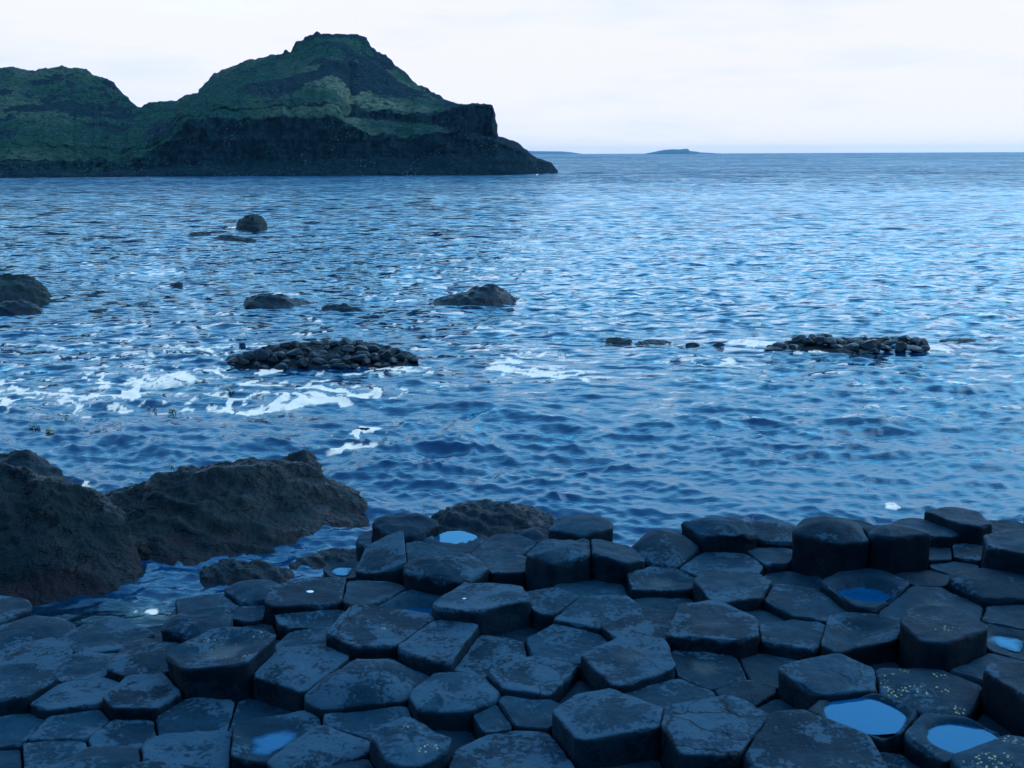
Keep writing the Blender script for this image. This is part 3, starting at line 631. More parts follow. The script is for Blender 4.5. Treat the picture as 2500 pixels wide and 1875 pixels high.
[-31.0,185.82,-0.9,-31.91,191.82,1.3,-32.48,196.82,8.34,-33.39,202.82,10.58,-33.72,204.82,10.66,-42.56,261.82,27.79],
[-30.68,185.84,-0.9,-31.58,191.84,1.42,-32.13,196.84,8.64,-33.04,202.84,10.86,-33.36,204.84,10.95,-42.11,261.84,28.03],
[-30.55,185.84,-0.9,-31.44,191.84,1.56,-32.01,196.84,8.43,-32.91,202.84,10.7,-33.23,204.84,10.78,-41.93,261.84,28.13],
[-30.17,185.86,-0.9,-31.04,191.86,1.76,-31.61,196.86,8.28,-32.5,202.86,10.57,-32.82,204.86,10.66,-41.4,261.86,28.22],
[-29.78,185.88,-0.9,-30.64,191.88,1.88,-31.21,196.88,8.18,-32.09,202.88,10.45,-32.41,204.88,10.54,-40.88,261.88,27.96],
[-28.89,185.92,-0.9,-29.73,191.92,1.79,-30.26,196.92,8.59,-31.11,202.92,10.81,-31.42,204.92,10.89,-39.65,261.92,27.93],
[-27.99,185.88,-0.9,-28.8,191.88,1.63,-29.32,196.88,8.56,-30.14,202.88,10.77,-30.44,204.88,10.86,-38.41,261.88,27.9],
[-27.08,185.84,-0.9,-27.87,191.84,1.55,-28.38,196.84,8.27,-29.17,202.84,10.52,-29.46,204.84,10.6,-37.17,261.84,27.86],
[-26.18,185.8,-0.9,-26.93,191.8,1.75,-27.45,196.8,7.55,-28.26,202.8,8.49,-28.54,204.8,8.62,-35.92,261.8,27.82],
[-25.27,185.76,-0.9,-26.0,191.76,1.83,-26.51,196.76,7.27,-28.36,210.76,8.86,-28.76,213.76,9.15,-34.68,261.76,27.78],
[-24.37,185.71,-0.9,-25.07,191.71,1.79,-25.58,196.71,6.7,-27.34,210.71,8.98,-27.72,213.71,9.41,-33.44,261.71,27.75],
[-24.24,185.71,-0.9,-24.94,191.71,1.6,-25.44,196.71,6.71,-27.19,210.71,9.0,-27.57,213.71,9.45,-33.26,261.71,27.74],
[-23.47,185.67,-0.9,-24.14,191.67,1.73,-24.65,196.67,5.92,-26.33,210.67,8.9,-26.69,213.67,9.53,-32.21,261.67,27.41],
[-22.63,185.63,-0.9,-23.27,191.63,1.94,-23.77,196.63,5.87,-25.39,210.63,8.79,-25.73,213.63,9.62,-31.06,261.63,27.05],
[-22.56,185.63,-0.9,-23.2,191.63,2.08,-23.7,196.63,5.8,-25.32,210.63,8.78,-25.65,213.63,9.63,-30.98,261.63,26.8],
[-22.11,185.6,-0.9,-22.74,191.6,2.11,-23.24,196.6,5.42,-24.81,210.6,8.72,-25.14,213.6,9.67,-30.41,261.6,25.08],
[-21.66,185.58,-0.9,-22.28,191.58,2.02,-22.77,196.58,5.28,-24.3,210.58,8.66,-24.62,213.58,9.72,-29.8,261.58,24.7],
[-20.76,185.54,-0.9,-21.35,191.54,2.02,-21.82,196.54,5.33,-23.29,210.54,8.54,-23.6,213.54,9.81,-28.57,261.54,23.94],
[-20.37,185.52,-0.9,-20.95,191.52,1.92,-21.41,196.52,5.43,-22.86,210.52,8.48,-23.15,213.52,9.85,-28.05,261.52,23.61],
[-19.86,185.5,-0.9,-20.42,191.5,1.88,-20.86,196.5,5.59,-22.28,210.5,8.43,-22.57,213.5,9.83,-27.35,261.5,23.06],
[-18.95,185.45,-0.9,-19.5,191.45,1.91,-19.92,196.45,5.21,-21.27,210.45,8.34,-21.54,213.45,9.78,-26.13,261.45,22.09],
[-18.12,185.41,-0.9,-18.64,191.41,1.87,-19.04,196.41,5.33,-20.33,210.41,8.26,-20.59,213.41,9.73,-24.99,261.41,21.19],
[-18.05,185.41,-0.9,-18.57,191.41,1.74,-18.98,196.41,4.93,-20.26,210.41,8.25,-20.52,213.41,9.73,-24.9,261.41,21.13],
[-17.15,185.37,-0.9,-17.65,191.37,1.64,-18.03,196.37,4.95,-19.25,210.37,8.16,-19.49,213.37,9.68,-23.68,261.37,20.26],
[-16.25,185.32,-0.9,-16.72,191.28,1.54,-17.08,196.24,5.01,-18.22,210.12,8.07,-18.45,213.1,9.62,-22.39,260.66,19.35],
[-15.87,185.31,-0.9,-16.32,191.17,1.5,-16.66,196.07,5.18,-17.76,209.72,8.02,-17.98,212.67,9.59,-21.77,259.44,18.91],
[-15.35,185.28,-0.9,-15.77,190.98,1.44,-16.08,195.73,5.7,-17.12,208.93,7.93,-17.33,211.81,9.5,-20.88,256.99,18.02],
[-14.45,185.24,-0.9,-14.82,190.63,1.79,-15.09,195.14,5.66,-16.02,207.55,7.77,-16.2,210.31,9.35,-19.35,252.7,16.49],
[-14.26,185.23,-0.9,-14.61,190.55,1.9,-14.88,195.01,5.58,-15.78,207.26,7.74,-15.96,209.99,9.32,-19.03,251.78,16.17],
[-13.55,185.2,-0.9,-13.88,190.37,1.95,-14.13,194.72,5.37,-14.95,206.58,7.63,-15.12,209.25,9.21,-17.95,249.68,15.44],
[-13.3,185.18,-0.9,-13.61,190.31,1.9,-13.85,194.61,5.58,-14.65,206.33,7.59,-14.81,208.98,9.18,-17.56,248.92,15.18],
[-12.66,185.15,-0.9,-12.95,190.19,1.88,-13.17,194.41,5.8,-13.92,205.9,7.49,-14.07,208.51,9.09,-16.63,247.62,14.74],
[-11.76,185.11,-0.9,-12.02,190.02,1.97,-12.21,194.14,6.0,-12.9,205.3,7.16,-13.02,207.86,9.45,-15.34,245.8,14.14],
[-10.86,185.07,-0.9,-11.09,189.85,2.07,-11.27,193.87,5.88,-11.88,204.7,6.86,-11.98,207.21,9.79,-14.07,243.98,13.53],
[-10.73,185.06,-0.9,-10.96,189.82,2.28,-11.13,193.83,5.72,-11.74,204.61,6.82,-11.84,207.12,9.83,-13.89,243.72,13.45],
[-9.96,185.02,-0.9,-10.16,189.71,2.52,-10.33,193.65,5.61,-10.88,204.23,6.63,-10.96,206.7,10.07,-12.84,242.58,13.08],
[-9.07,185.18,-0.9,-9.25,189.77,2.48,-9.39,193.64,5.88,-9.89,203.97,6.4,-9.95,206.41,10.36,-11.63,241.43,12.66],
[-8.2,185.59,-0.9,-8.35,190.08,2.44,-8.47,193.88,5.95,-8.91,203.97,6.21,-8.96,206.36,10.48,-10.44,240.52,12.25],
[-7.32,186.0,-0.9,-7.45,190.46,2.52,-7.55,194.24,6.02,-7.94,204.24,6.21,-7.99,206.63,10.53,-9.29,240.49,12.13],
[-6.43,186.42,-0.9,-6.54,190.85,2.51,-6.64,194.59,5.61,-6.98,204.52,5.88,-7.01,206.89,10.58,-8.14,240.46,12.02],
[-6.3,186.48,-0.9,-6.41,190.9,2.67,-6.51,194.65,5.77,-6.84,204.56,5.95,-6.87,206.93,10.59,-7.98,240.46,12.0],
[-5.54,186.83,-0.9,-5.64,191.26,2.64,-5.72,195.01,5.67,-6.01,204.92,5.84,-6.03,207.3,10.62,-7.0,240.85,12.03],
[-4.65,187.25,-0.9,-4.72,191.68,2.8,-4.79,195.43,5.4,-5.03,205.36,5.58,-5.05,207.73,10.66,-5.86,241.31,12.07],
[-3.75,187.67,-0.9,-3.81,192.11,2.84,-3.86,195.86,5.04,-4.06,205.79,5.43,-4.06,208.16,10.69,-4.72,241.77,12.11],
[-3.43,187.82,-0.9,-3.48,192.26,3.06,-3.53,196.01,4.9,-3.71,205.94,5.38,-3.71,208.32,10.7,-4.31,241.93,12.12],
[-2.85,188.1,-0.9,-2.89,192.47,3.16,-2.93,196.17,4.82,-3.07,205.94,5.24,-3.07,208.29,10.49,-3.56,241.33,11.86],
[-2.59,188.22,-0.9,-2.61,191.75,3.03,-2.64,194.78,4.27,-2.74,202.36,5.12,-2.75,204.38,7.48,-3.09,229.68,8.18],
[-2.33,188.34,-0.9,-2.34,191.19,2.76,-2.36,193.67,4.16,-2.43,199.49,4.35,-2.46,201.23,4.37,-2.68,220.27,5.43],
[-1.94,188.52,-0.9,-1.95,191.36,2.69,-1.97,193.83,3.77,-2.03,199.6,4.0,-2.04,201.34,4.02,-2.23,220.24,5.38],
[-1.16,188.89,-0.9,-1.16,191.69,2.42,-1.17,194.14,3.59,-1.21,199.84,3.83,-1.22,201.56,3.84,-1.32,220.19,5.28],
[-1.03,188.95,-0.9,-1.03,191.74,2.51,-1.04,194.18,3.64,-1.07,199.84,3.86,-1.08,201.56,3.88,-1.17,220.07,5.23],
[-0.12,189.38,-0.9,-0.11,192.08,2.2,-0.11,194.44,3.36,-0.11,199.87,3.57,-0.11,201.55,3.59,-0.11,219.22,4.89],
[0.8,189.81,-0.9,0.82,192.42,2.27,0.83,194.71,3.24,0.85,199.9,3.43,0.86,201.55,3.44,0.94,218.38,4.56],
[0.93,189.96,-0.9,0.95,192.56,2.28,0.97,194.84,3.21,0.99,200.0,3.4,1.0,201.64,3.41,1.09,218.35,4.51],
[1.72,190.89,-0.9,1.75,193.28,2.04,1.77,195.38,2.92,1.82,199.98,3.03,1.83,201.54,3.04,1.97,216.27,3.73],
[2.46,191.76,-0.9,2.49,193.94,1.79,2.52,195.89,2.52,2.57,199.98,2.59,2.59,201.46,2.59,2.76,214.38,3.02],
[2.66,191.99,-0.9,2.7,194.13,1.39,2.72,196.05,1.88,2.78,200.01,2.01,2.8,201.47,2.01,2.97,213.96,2.85],
[3.61,193.1,-0.9,3.65,195.03,1.01,3.68,196.76,1.02,3.74,200.16,1.16,3.77,201.52,1.15,3.97,211.99,2.08],
[4.16,193.75,-0.9,4.2,195.54,0.52,4.23,197.18,0.75,4.3,200.24,0.86,4.33,201.56,0.86,4.53,210.88,1.65],
[4.57,194.23,-0.9,4.61,195.98,0.45,4.65,197.59,1.08,4.72,200.55,1.13,4.75,201.85,1.13,4.96,210.79,1.51],
[5.54,195.37,-0.9,5.59,197.03,0.14,5.63,198.56,0.95,5.71,201.27,0.97,5.74,202.53,0.97,5.97,210.6,1.2],
[6.57,197.97,-0.9,6.62,199.53,-0.03,6.67,200.97,0.76,6.75,203.42,0.76,6.79,204.64,0.76,7.03,211.77,0.87],
[6.66,198.42,-0.9,6.71,199.97,0.0,6.75,201.41,0.76,6.84,203.83,0.76,6.88,205.05,0.76,7.11,212.1,0.85],
[7.78,204.46,-0.9,7.82,205.71,-0.6,7.87,206.91,-0.36,7.93,208.56,-0.37,7.97,209.66,-0.38,8.14,213.96,-0.39],
[8.14,206.39,-0.9,8.19,207.64,-0.82,8.23,208.84,-0.81,8.3,210.49,-0.82,8.34,211.59,-0.84,8.51,215.89,-0.8]]
ISLE_NEAR = [[382.01,0.53],[412.33,6.15],[435.64,10.64],[464.84,12.82],[468.37,11.65],[482.4,12.17],[503.41,13.8],[508.24,8.05],[519.97,6.85],[531.72,5.08],[543.47,3.31],[570.42,2.05],[590.37,0.25]]
ISLE_FAR = [[-13.07,17.21],[72.93,13.48],[107.34,11.66],[210.58,10.39],[253.61,6.83],[303.58,-0.97]]

# ------------------------------------------------------------------ noise
def _hash(ix, iy, iz, seed):
    h = (ix.astype(np.int64) * 374761393 + iy.astype(np.int64) * 668265263 + iz.astype(np.int64) * 2147483647 + seed * 974711) & 0xffffffff
    h = ((h ^ (h >> 13)) * 1274126177) & 0xffffffff
    h = (h ^ (h >> 16)) & 0xffffffff
    return h

def perlin(x, y, z, seed=0):
    x, y, z = np.broadcast_arrays(np.asarray(x, float), np.asarray(y, float), np.asarray(z, float))
    ix, iy, iz = np.floor(x), np.floor(y), np.floor(z)
    fx, fy, fz = x - ix, y - iy, z - iz
    u, v, w = [t * t * t * (t * (t * 6 - 15) + 10) for t in (fx, fy, fz)]
    def g(dx, dy, dz):
        h = _hash(ix + dx, iy + dy, iz + dz, seed)
        a = (h & 1023) / 1023.0 * 2 - 1; b = ((h >> 10) & 1023) / 1023.0 * 2 - 1; c = ((h >> 20) & 1023) / 1023.0 * 2 - 1
        return a * (fx - dx) + b * (fy - dy) + c * (fz - dz)
    def lerp(a, b, t): return a + t * (b - a)
    return lerp(lerp(lerp(g(0,0,0), g(1,0,0), u), lerp(g(0,1,0), g(1,1,0), u), v),
                lerp(lerp(g(0,0,1), g(1,0,1), u), lerp(g(0,1,1), g(1,1,1), u), v), w) * 1.5

def fbm(x, y, z, octaves=4, seed=0, gain=0.5, ridged=False):
    s = 0; a = 1.0; f = 1.0
    for k in range(octaves):
        n = perlin(x * f, y * f, z * f, seed + k * 7)
        s = s + a * ((0.5 - np.abs(n)) * 2 - 0.5 if ridged else n)
        a *= gain; f *= 2.03
    return s

def smooth(e0, e1, x):
    t = np.clip((x - e0) / (e1 - e0), 0, 1)
    return t * t * (3 - 2 * t)

# ------------------------------------------------------------------ objects
def mesh_obj(name, verts, faces, mat, parent=None, loc=(0, 0, 0), smooth_shade=True, attrs=None, link=True):
    verts = np.asarray(verts, dtype=np.float32)
    me = bpy.data.meshes.new(name)
    if isinstance(faces, np.ndarray):
        n, k = faces.shape
        me.vertices.add(len(verts)); me.vertices.foreach_set('co', verts.ravel())
        me.loops.add(n * k); me.loops.foreach_set('vertex_index', faces.astype(np.int32).ravel())
        me.polygons.add(n)
        me.polygons.foreach_set('loop_start', np.arange(0, n * k, k, dtype=np.int32))
        me.polygons.foreach_set('loop_total', np.full(n, k, dtype=np.int32))
        me.update(calc_edges=True)
    else:
        me.from_pydata([tuple(v) for v in verts], [], faces)
    if smooth_shade:
        me.polygons.foreach_set('use_smooth', np.ones(len(me.polygons), dtype=bool))
    for an, av in (attrs or {}).items():
        at = me.attributes.new(an, 'FLOAT', 'POINT')
        at.data.foreach_set('value', np.asarray(av, dtype=np.float32).ravel())
    me.materials.append(mat)
    me.validate()
    o = bpy.data.objects.new(name, me)
    o.location = loc
    if link: COL.objects.link(o)
    if parent: o.parent = parent
    return o

def tag(o, label=None, cat=None, group=None, kind=None):
    if label: o['label'] = label
    if cat: o['category'] = cat
    if group: o['group'] = group
    if kind: o['kind'] = kind
    return o

def grid_faces(nu, nv, wrap=False):
    i = np.arange(nu if wrap else nu - 1)[:, None]; j = np.arange(nv - 1)[None, :]
    i2 = (i + 1) % nu
    a = i * nv + j; b = i2 * nv + j
    return np.stack([a, b, b + 1, a + 1], -1).reshape(-1, 4)

# ------------------------------------------------------------------ materials
def new_mat(name):
    m = bpy.data.materials.new(name); m.use_nodes = True
    t = m.node_tree
    return m, t, t.nodes, t.links, t.nodes['Principled BSDF']

def nd(N, typ, **kw):
    n = N.new(typ)
    for k, v in kw.items():
        if k in ('op',): n.operation = v
        elif k.startswith('i') and k[1:].isdigit(): n.inputs[int(k[1:])].default_value = v
        else: setattr(n, k, v)
    return n

class G:
    """small node-building helper"""
    def __init__(s, t): s.t, s.N, s.L = t, t.nodes, t.links
    def lk(s, a, b): s.L.new(a, b)
    def val(s, x, sock):
        if isinstance(x, (int, float)): sock.default_value = x
        elif isinstance(x, tuple): sock.default_value = x
        else: s.L.new(x, sock)
    def math(s, op, a, b=0.0, c=0.0, clamp=False):
        n = s.N.new('ShaderNodeMath'); n.operation = op; n.use_clamp = clamp
        s.val(a, n.inputs[0]); s.val(b, n.inputs[1]); s.val(c, n.inputs[2]); return n.outputs[0]
    def noise(s, vec, scale, detail=4.0, rough=0.5, dist=0.0):
        n = s.N.new('ShaderNodeTexNoise'); s.L.new(vec, n.inputs['Vector'])
        n.inputs['Scale'].default_value = scale; n.inputs['Detail'].default_value = detail
        n.inputs['Roughness'].default_value = rough; n.inputs['Distortion'].default_value = dist
        return n.outputs[0]
    def voro(s, vec, scale, feature='F1', rand=1.0):
        n = s.N.new('ShaderNodeTexVoronoi'); n.feature = feature; s.L.new(vec, n.inputs['Vector'])
        n.inputs['Scale'].default_value = scale; n.inputs['Randomness'].default_value = rand
        return n.outputs[0]
    def step(s, x, a, b, lo=0.0, hi=1.0):
        n = s.N.new('ShaderNodeMapRange'); n.interpolation_type = 'SMOOTHSTEP'
        s.val(x, n.inputs[0]); s.val(a, n.inputs[1]); s.val(b, n.inputs[2]); s.val(lo, n.inputs[3]); s.val(hi, n.inputs[4])
        return n.outputs[0]
    def mix(s, f, a, b):
        n = s.N.new('ShaderNodeMix'); n.data_type = 'RGBA'
        s.val(f, n.inputs[0])
        for x, k in ((a, 6), (b, 7)):
            if isinstance(x, tuple): n.inputs[k].default_value = (*x, 1) if len(x) == 3 else x
            else: s.L.new(x, n.inputs[k])
        return n.outputs[2]
    def attr(s, name, typ='GEOMETRY'):
        n = s.N.new('ShaderNodeAttribute'); n.attribute_name = name; n.attribute_type = typ
        return n.outputs['Fac']
    def coord(s, which='Object'):
        return s.N.new('ShaderNodeTexCoord').outputs[which]
    def mapping(s, vec, loc=(0,0,0), scale=(1,1,1), rot=(0,0,0)):
        n = s.N.new('ShaderNodeMapping'); s.L.new(vec, n.inputs[0])
        n.inputs['Location'].default_value = loc; n.inputs['Scale'].default_value = scale; n.inputs['Rotation'].default_value = rot
        return n.outputs[0]
    def bump(s, h, strength, dist, normal=None):
        n = s.N.new('ShaderNodeBump'); n.inputs['Strength'].default_value = strength; n.inputs['Distance'].default_value = dist
        s.L.new(h, n.inputs['Height'])
        if normal: s.L.new(normal, n.inputs['Normal'])
        return n.outputs[0]

def geo_pos(g): return g.N.new('ShaderNodeNewGeometry').outputs['Position']

BASALT, BASALT2 = (0.0018, 0.023, 0.042), (0.0045, 0.036, 0.062)

def mat_column():
    m, t, N, L, P = new_mat('column_basalt'); g = G(t)
    p = geo_pos(g)
    n1 = g.noise(p, 3.2, 5, .55); n2 = g.noise(p, 16, 5, .6); n3 = g.noise(p, 70, 4, .6)
    base = g.mix(g.step(n1, .35, .7), BASALT, BASALT2)
    base = g.mix(g.step(n2, .42, .72, 0, .5), base, (0.001, 0.012, 0.024))
    side_shade = g.N.new('ShaderNodeMix'); side_shade.data_type = 'RGBA'; side_shade.blend_type = 'MULTIPLY'    # shade painted into the colour: side faces multiplied darker than the tops
    g.lk(g.math('MULTIPLY_ADD', g.attr('top'), -.9, .9), side_shade.inputs[0]); g.lk(base, side_shade.inputs[6]); side_shade.inputs[7].default_value = (.36, .36, .36, 1)
    base = side_shade.outputs[2]
    # grey crustose lichen blotches, strongest along worn rims
    rim = g.attr('rim'); top = g.attr('top')
    am = g.attr('blotch', 'OBJECT')
    w = g.noise(p, 5.0, 3, .5); fine = g.noise(p, 40, 8, .74, .3)
    f = g.math('ADD', g.math('MULTIPLY', w, .82), g.math('MULTIPLY', fine, .83))
    f = g.math('ADD', f, g.math('MULTIPLY', rim, .07))
    thr = g.math('MULTIPLY_ADD', am, -.34, 1.025)
    bl = g.step(g.math('SUBTRACT', f, thr), 0.0, .05)
    bl = g.math('MULTIPLY', bl, g.math('MULTIPLY_ADD', top, .85, .15))
    pits = g.step(g.voro(p, 34), .10, .22)
    bl = g.math('MULTIPLY', bl, g.math('MULTIPLY_ADD', pits, .6, .4))
    oi = g.N.new('ShaderNodeObjectInfo').outputs['Random']
    tone = g.N.new('ShaderNodeMix'); tone.data_type = 'RGBA'; tone.blend_type = 'MULTIPLY'; tone.inputs[0].default_value = 1.0
    g.lk(base, tone.inputs[6]); g.lk(g.mix(oi, (.50, .54, .58), (1.10, 1.06, 1.06)), tone.inputs[7]); base = tone.outputs[2]
    col = g.mix(g.math('MULTIPLY', bl, .9), base, (0.024, 0.064, 0.100))
    # ochre silt stain in the middle
    cen = g.attr('cen')
    oc = g.math('MULTIPLY', g.attr('ochre', 'OBJECT'), g.step(g.math('MULTIPLY_ADD', fine, .55, g.math('MULTIPLY', cen, 1.0)), .75, 1.15))
    col = g.mix(g.math('MULTIPLY', oc, .9), col, (0.052, 0.066, 0.074))
    # yellow lichen specks
    yl = g.attr('yellow', 'OBJECT')
    sp = g.step(g.voro(p, 55), .34, .20)
    ym = g.step(g.noise(p, 7, 2, .5), g.math('MULTIPLY_ADD', yl, -.16, .69), g.math('MULTIPLY_ADD', yl, -.16, .73))
    ym = g.math('MULTIPLY', g.math('MULTIPLY', sp, ym), g.math('MULTIPLY', top, g.math('GREATER_THAN', yl, .05)))
    col = g.mix(ym, col, (0.36, 0.30, 0.15))
    # fine joint cracks across some tops
    wn = N.new('ShaderNodeTexNoise'); L.new(p, wn.inputs['Vector']); wn.inputs['Scale'].default_value = 9; wn.inputs['Detail'].default_value = 4
    wv = N.new('ShaderNodeVectorMath'); wv.operation = 'MULTIPLY_ADD'; L.new(wn.outputs['Color'], wv.inputs[0]); wv.inputs[1].default_value = (.12, .12, .12); L.new(p, wv.inputs[2])
    ce = g.voro(g.mapping(wv.outputs[0], scale=(1, 1, .15)), 4.2, 'DISTANCE_TO_EDGE')
    crk = g.math('MULTIPLY', g.step(ce, .020, .004), g.attr('crack', 'OBJECT'))
    col = g.mix(crk, col, (0.0005, 0.003, 0.006))
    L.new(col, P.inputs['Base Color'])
    wet = g.math('MULTIPLY', g.attr('wet', 'OBJECT'), g.step(g.math('MULTIPLY_ADD', n2, .5, cen), .75, 1.0))
    rough = g.math('MULTIPLY_ADD', n2, .3, .50)
    rough = g.math('SUBTRACT', rough, g.math('MULTIPLY', wet, .45), clamp=True)
    L.new(rough, P.inputs['Roughness'])
    P.inputs['Specular IOR Level'].default_value = 0.07
    h = g.math('ADD', g.math('MULTIPLY', n2, .6), g.math('MULTIPLY', n3, .35))
    h = g.math('ADD', h, g.math('MULTIPLY', bl, .12))
    h = g.math('SUBTRACT', h, g.math('MULTIPLY', crk, .8))
    b = g.bump(h, .55, .02)
    L.new(b, P.inputs['Normal'])
    return m

def mat_rock(name, weed=0.0, barn=0.0, wet=.3, c1=(0.0005, 0.005, 0.0085), c2=(0.002, 0.0115, 0.017), tint=None, scale=1.0, rbase=.6, spec=.10):
    m, t, N, L, P = new_mat(name); g = G(t)
    p = geo_pos(g)
    n1 = g.noise(p, 2.6 * scale, 5, .55); n2 = g.noise(p, 13 * scale, 6, .65); n3 = g.noise(p, 60 * scale, 3, .6)
    col = g.mix(g.step(n1, .32, .68), c1, c2)
    if tint: col = g.mix(g.step(g.noise(p, 1.7 * scale, 4, .6), .45, .65, 0, .8), col, tint)
    bm = 0.0
    if barn:   # barnacle crust: fine pale grit on the drier upper shoulders
        up = g.attr('high')
        v = g.step(g.voro(p, 75 * scale), .36, .18)
        k = g.math('MULTIPLY', g.step(g.math('MULTIPLY_ADD', g.noise(p, 2.2, 4, .6), .9, up), .72, 1.15), g.math('MULTIPLY', v, barn))
        col = g.mix(k, col, (0.012, 0.030, 0.039)); bm = k
    if weed:   # reddish weed in a band just over the water
        lo = g.attr('low')
        k = g.math('MULTIPLY', g.step(g.math('MULTIPLY_ADD', n2, .8, g.math('MULTIPLY', lo, .75)), .78, 1.0), g.step(g.noise(p, 3.1 * scale, 3, .5), .42, .58))
        col = g.mix(g.math('MULTIPLY', k, weed), col, (0.0135, 0.009, 0.014))
    L.new(col, P.inputs['Base Color'])
    r = g.math('SUBTRACT', g.math('MULTIPLY_ADD', n2, .35, rbase - .1), g.math('MULTIPLY', g.step(n1, .62, .38), wet), clamp=True)
    L.new(r, P.inputs['Roughness']); P.inputs['Specular IOR Level'].default_value = spec
    h = g.math('MULTIPLY_ADD', n3, .3, n2)
    if barn: h = g.math('ADD', h, g.math('MULTIPLY', bm, .35))
    wv = N.new('ShaderNodeTexNoise'); L.new(p, wv.inputs['Vector']); wv.inputs['Scale'].default_value = 2.5 * scale; wv.inputs['Detail'].default_value = 5
    wa = N.new('ShaderNodeVectorMath'); wa.operation = 'MULTIPLY_ADD'; L.new(wv.outputs['Color'], wa.inputs[0]); wa.inputs[1].default_value = (.7, .7, .7); L.new(p, wa.inputs[2])
    ck = g.step(g.voro(g.mapping(wa.outputs[0], scale=(.7, .7, 2.4)), 2.2 * scale, 'DISTANCE_TO_EDGE'), .0, .05)
    h = g.math('ADD', g.math('MULTIPLY', ck, .30), h)
    L.new(g.bump(h, 1.0, .032 / scale), P.inputs['Normal'])
    return m

def mat_headland():
    m, t, N, L, P = new_mat('headland_turf_and_rock'); g = G(t)
    p = geo_pos(g)
    gr = g.attr('grass'); pale = g.attr('pale'); strk = g.attr('strata')
    n = g.noise(p, .35, 6, .65); nf = g.noise(p, 1.6, 6, .7)
    rock = g.mix(g.step(g.noise(g.mapping(p, scale=(1.6, 1.6, .25)), .9, 5, .65), .35, .68), (0.003, 0.016, 0.026), (0.010, 0.034, 0.048))
    rock = g.mix(g.step(g.noise(p, 1.3, 5, .75), .52, .66, 0, .8), rock, (0.020, 0.055, 0.068))
    rock = g.mix(g.math('MULTIPLY', strk, .5), rock, (0.002, 0.011, 0.020))
    turf = g.mix(g.step(n, .35, .65), (0.004, 0.042, 0.034), (0.018, 0.068, 0.044))
    turf = g.mix(g.step(g.noise(p, .8, 5, .7, .5), .46, .58, 0, .85), turf, (0.002, 0.020, 0.026))
    turf = g.mix(g.step(g.noise(p, 2.2, 4, .7), .50, .68, 0, .8), turf, (0.034, 0.135, 0.110))
    turf = g.mix(g.math('MULTIPLY', pale, g.step(g.noise(p, 1.0, 6, .7), .40, .56)), turf, (0.145, 0.175, 0.120))
    f = g.step(g.math('MULTIPLY_ADD', g.math('SUBTRACT', g.noise(p, 1.1, 8, .75), .5), 2.4, gr), .38, .62)
    col = g.mix(f, rock, turf)
    wh = g.math('MULTIPLY', g.step(g.voro(p, 1.4), .20, .10), g.step(g.noise(p, .16, 3, .5), .48, .58))
    col = g.mix(g.math('MULTIPLY', wh, .7), col, (0.22, 0.25, 0.27))
    L.new(col, P.inputs['Base Color']); P.inputs['Roughness'].default_value = .9
    P.inputs['Specular IOR Level'].default_value = .03
    L.new(g.bump(g.math('ADD', g.math('MULTIPLY', g.noise(p, .7, 5, .65), 2.0), nf), 1.0, .9), P.inputs['Normal'])
    return m

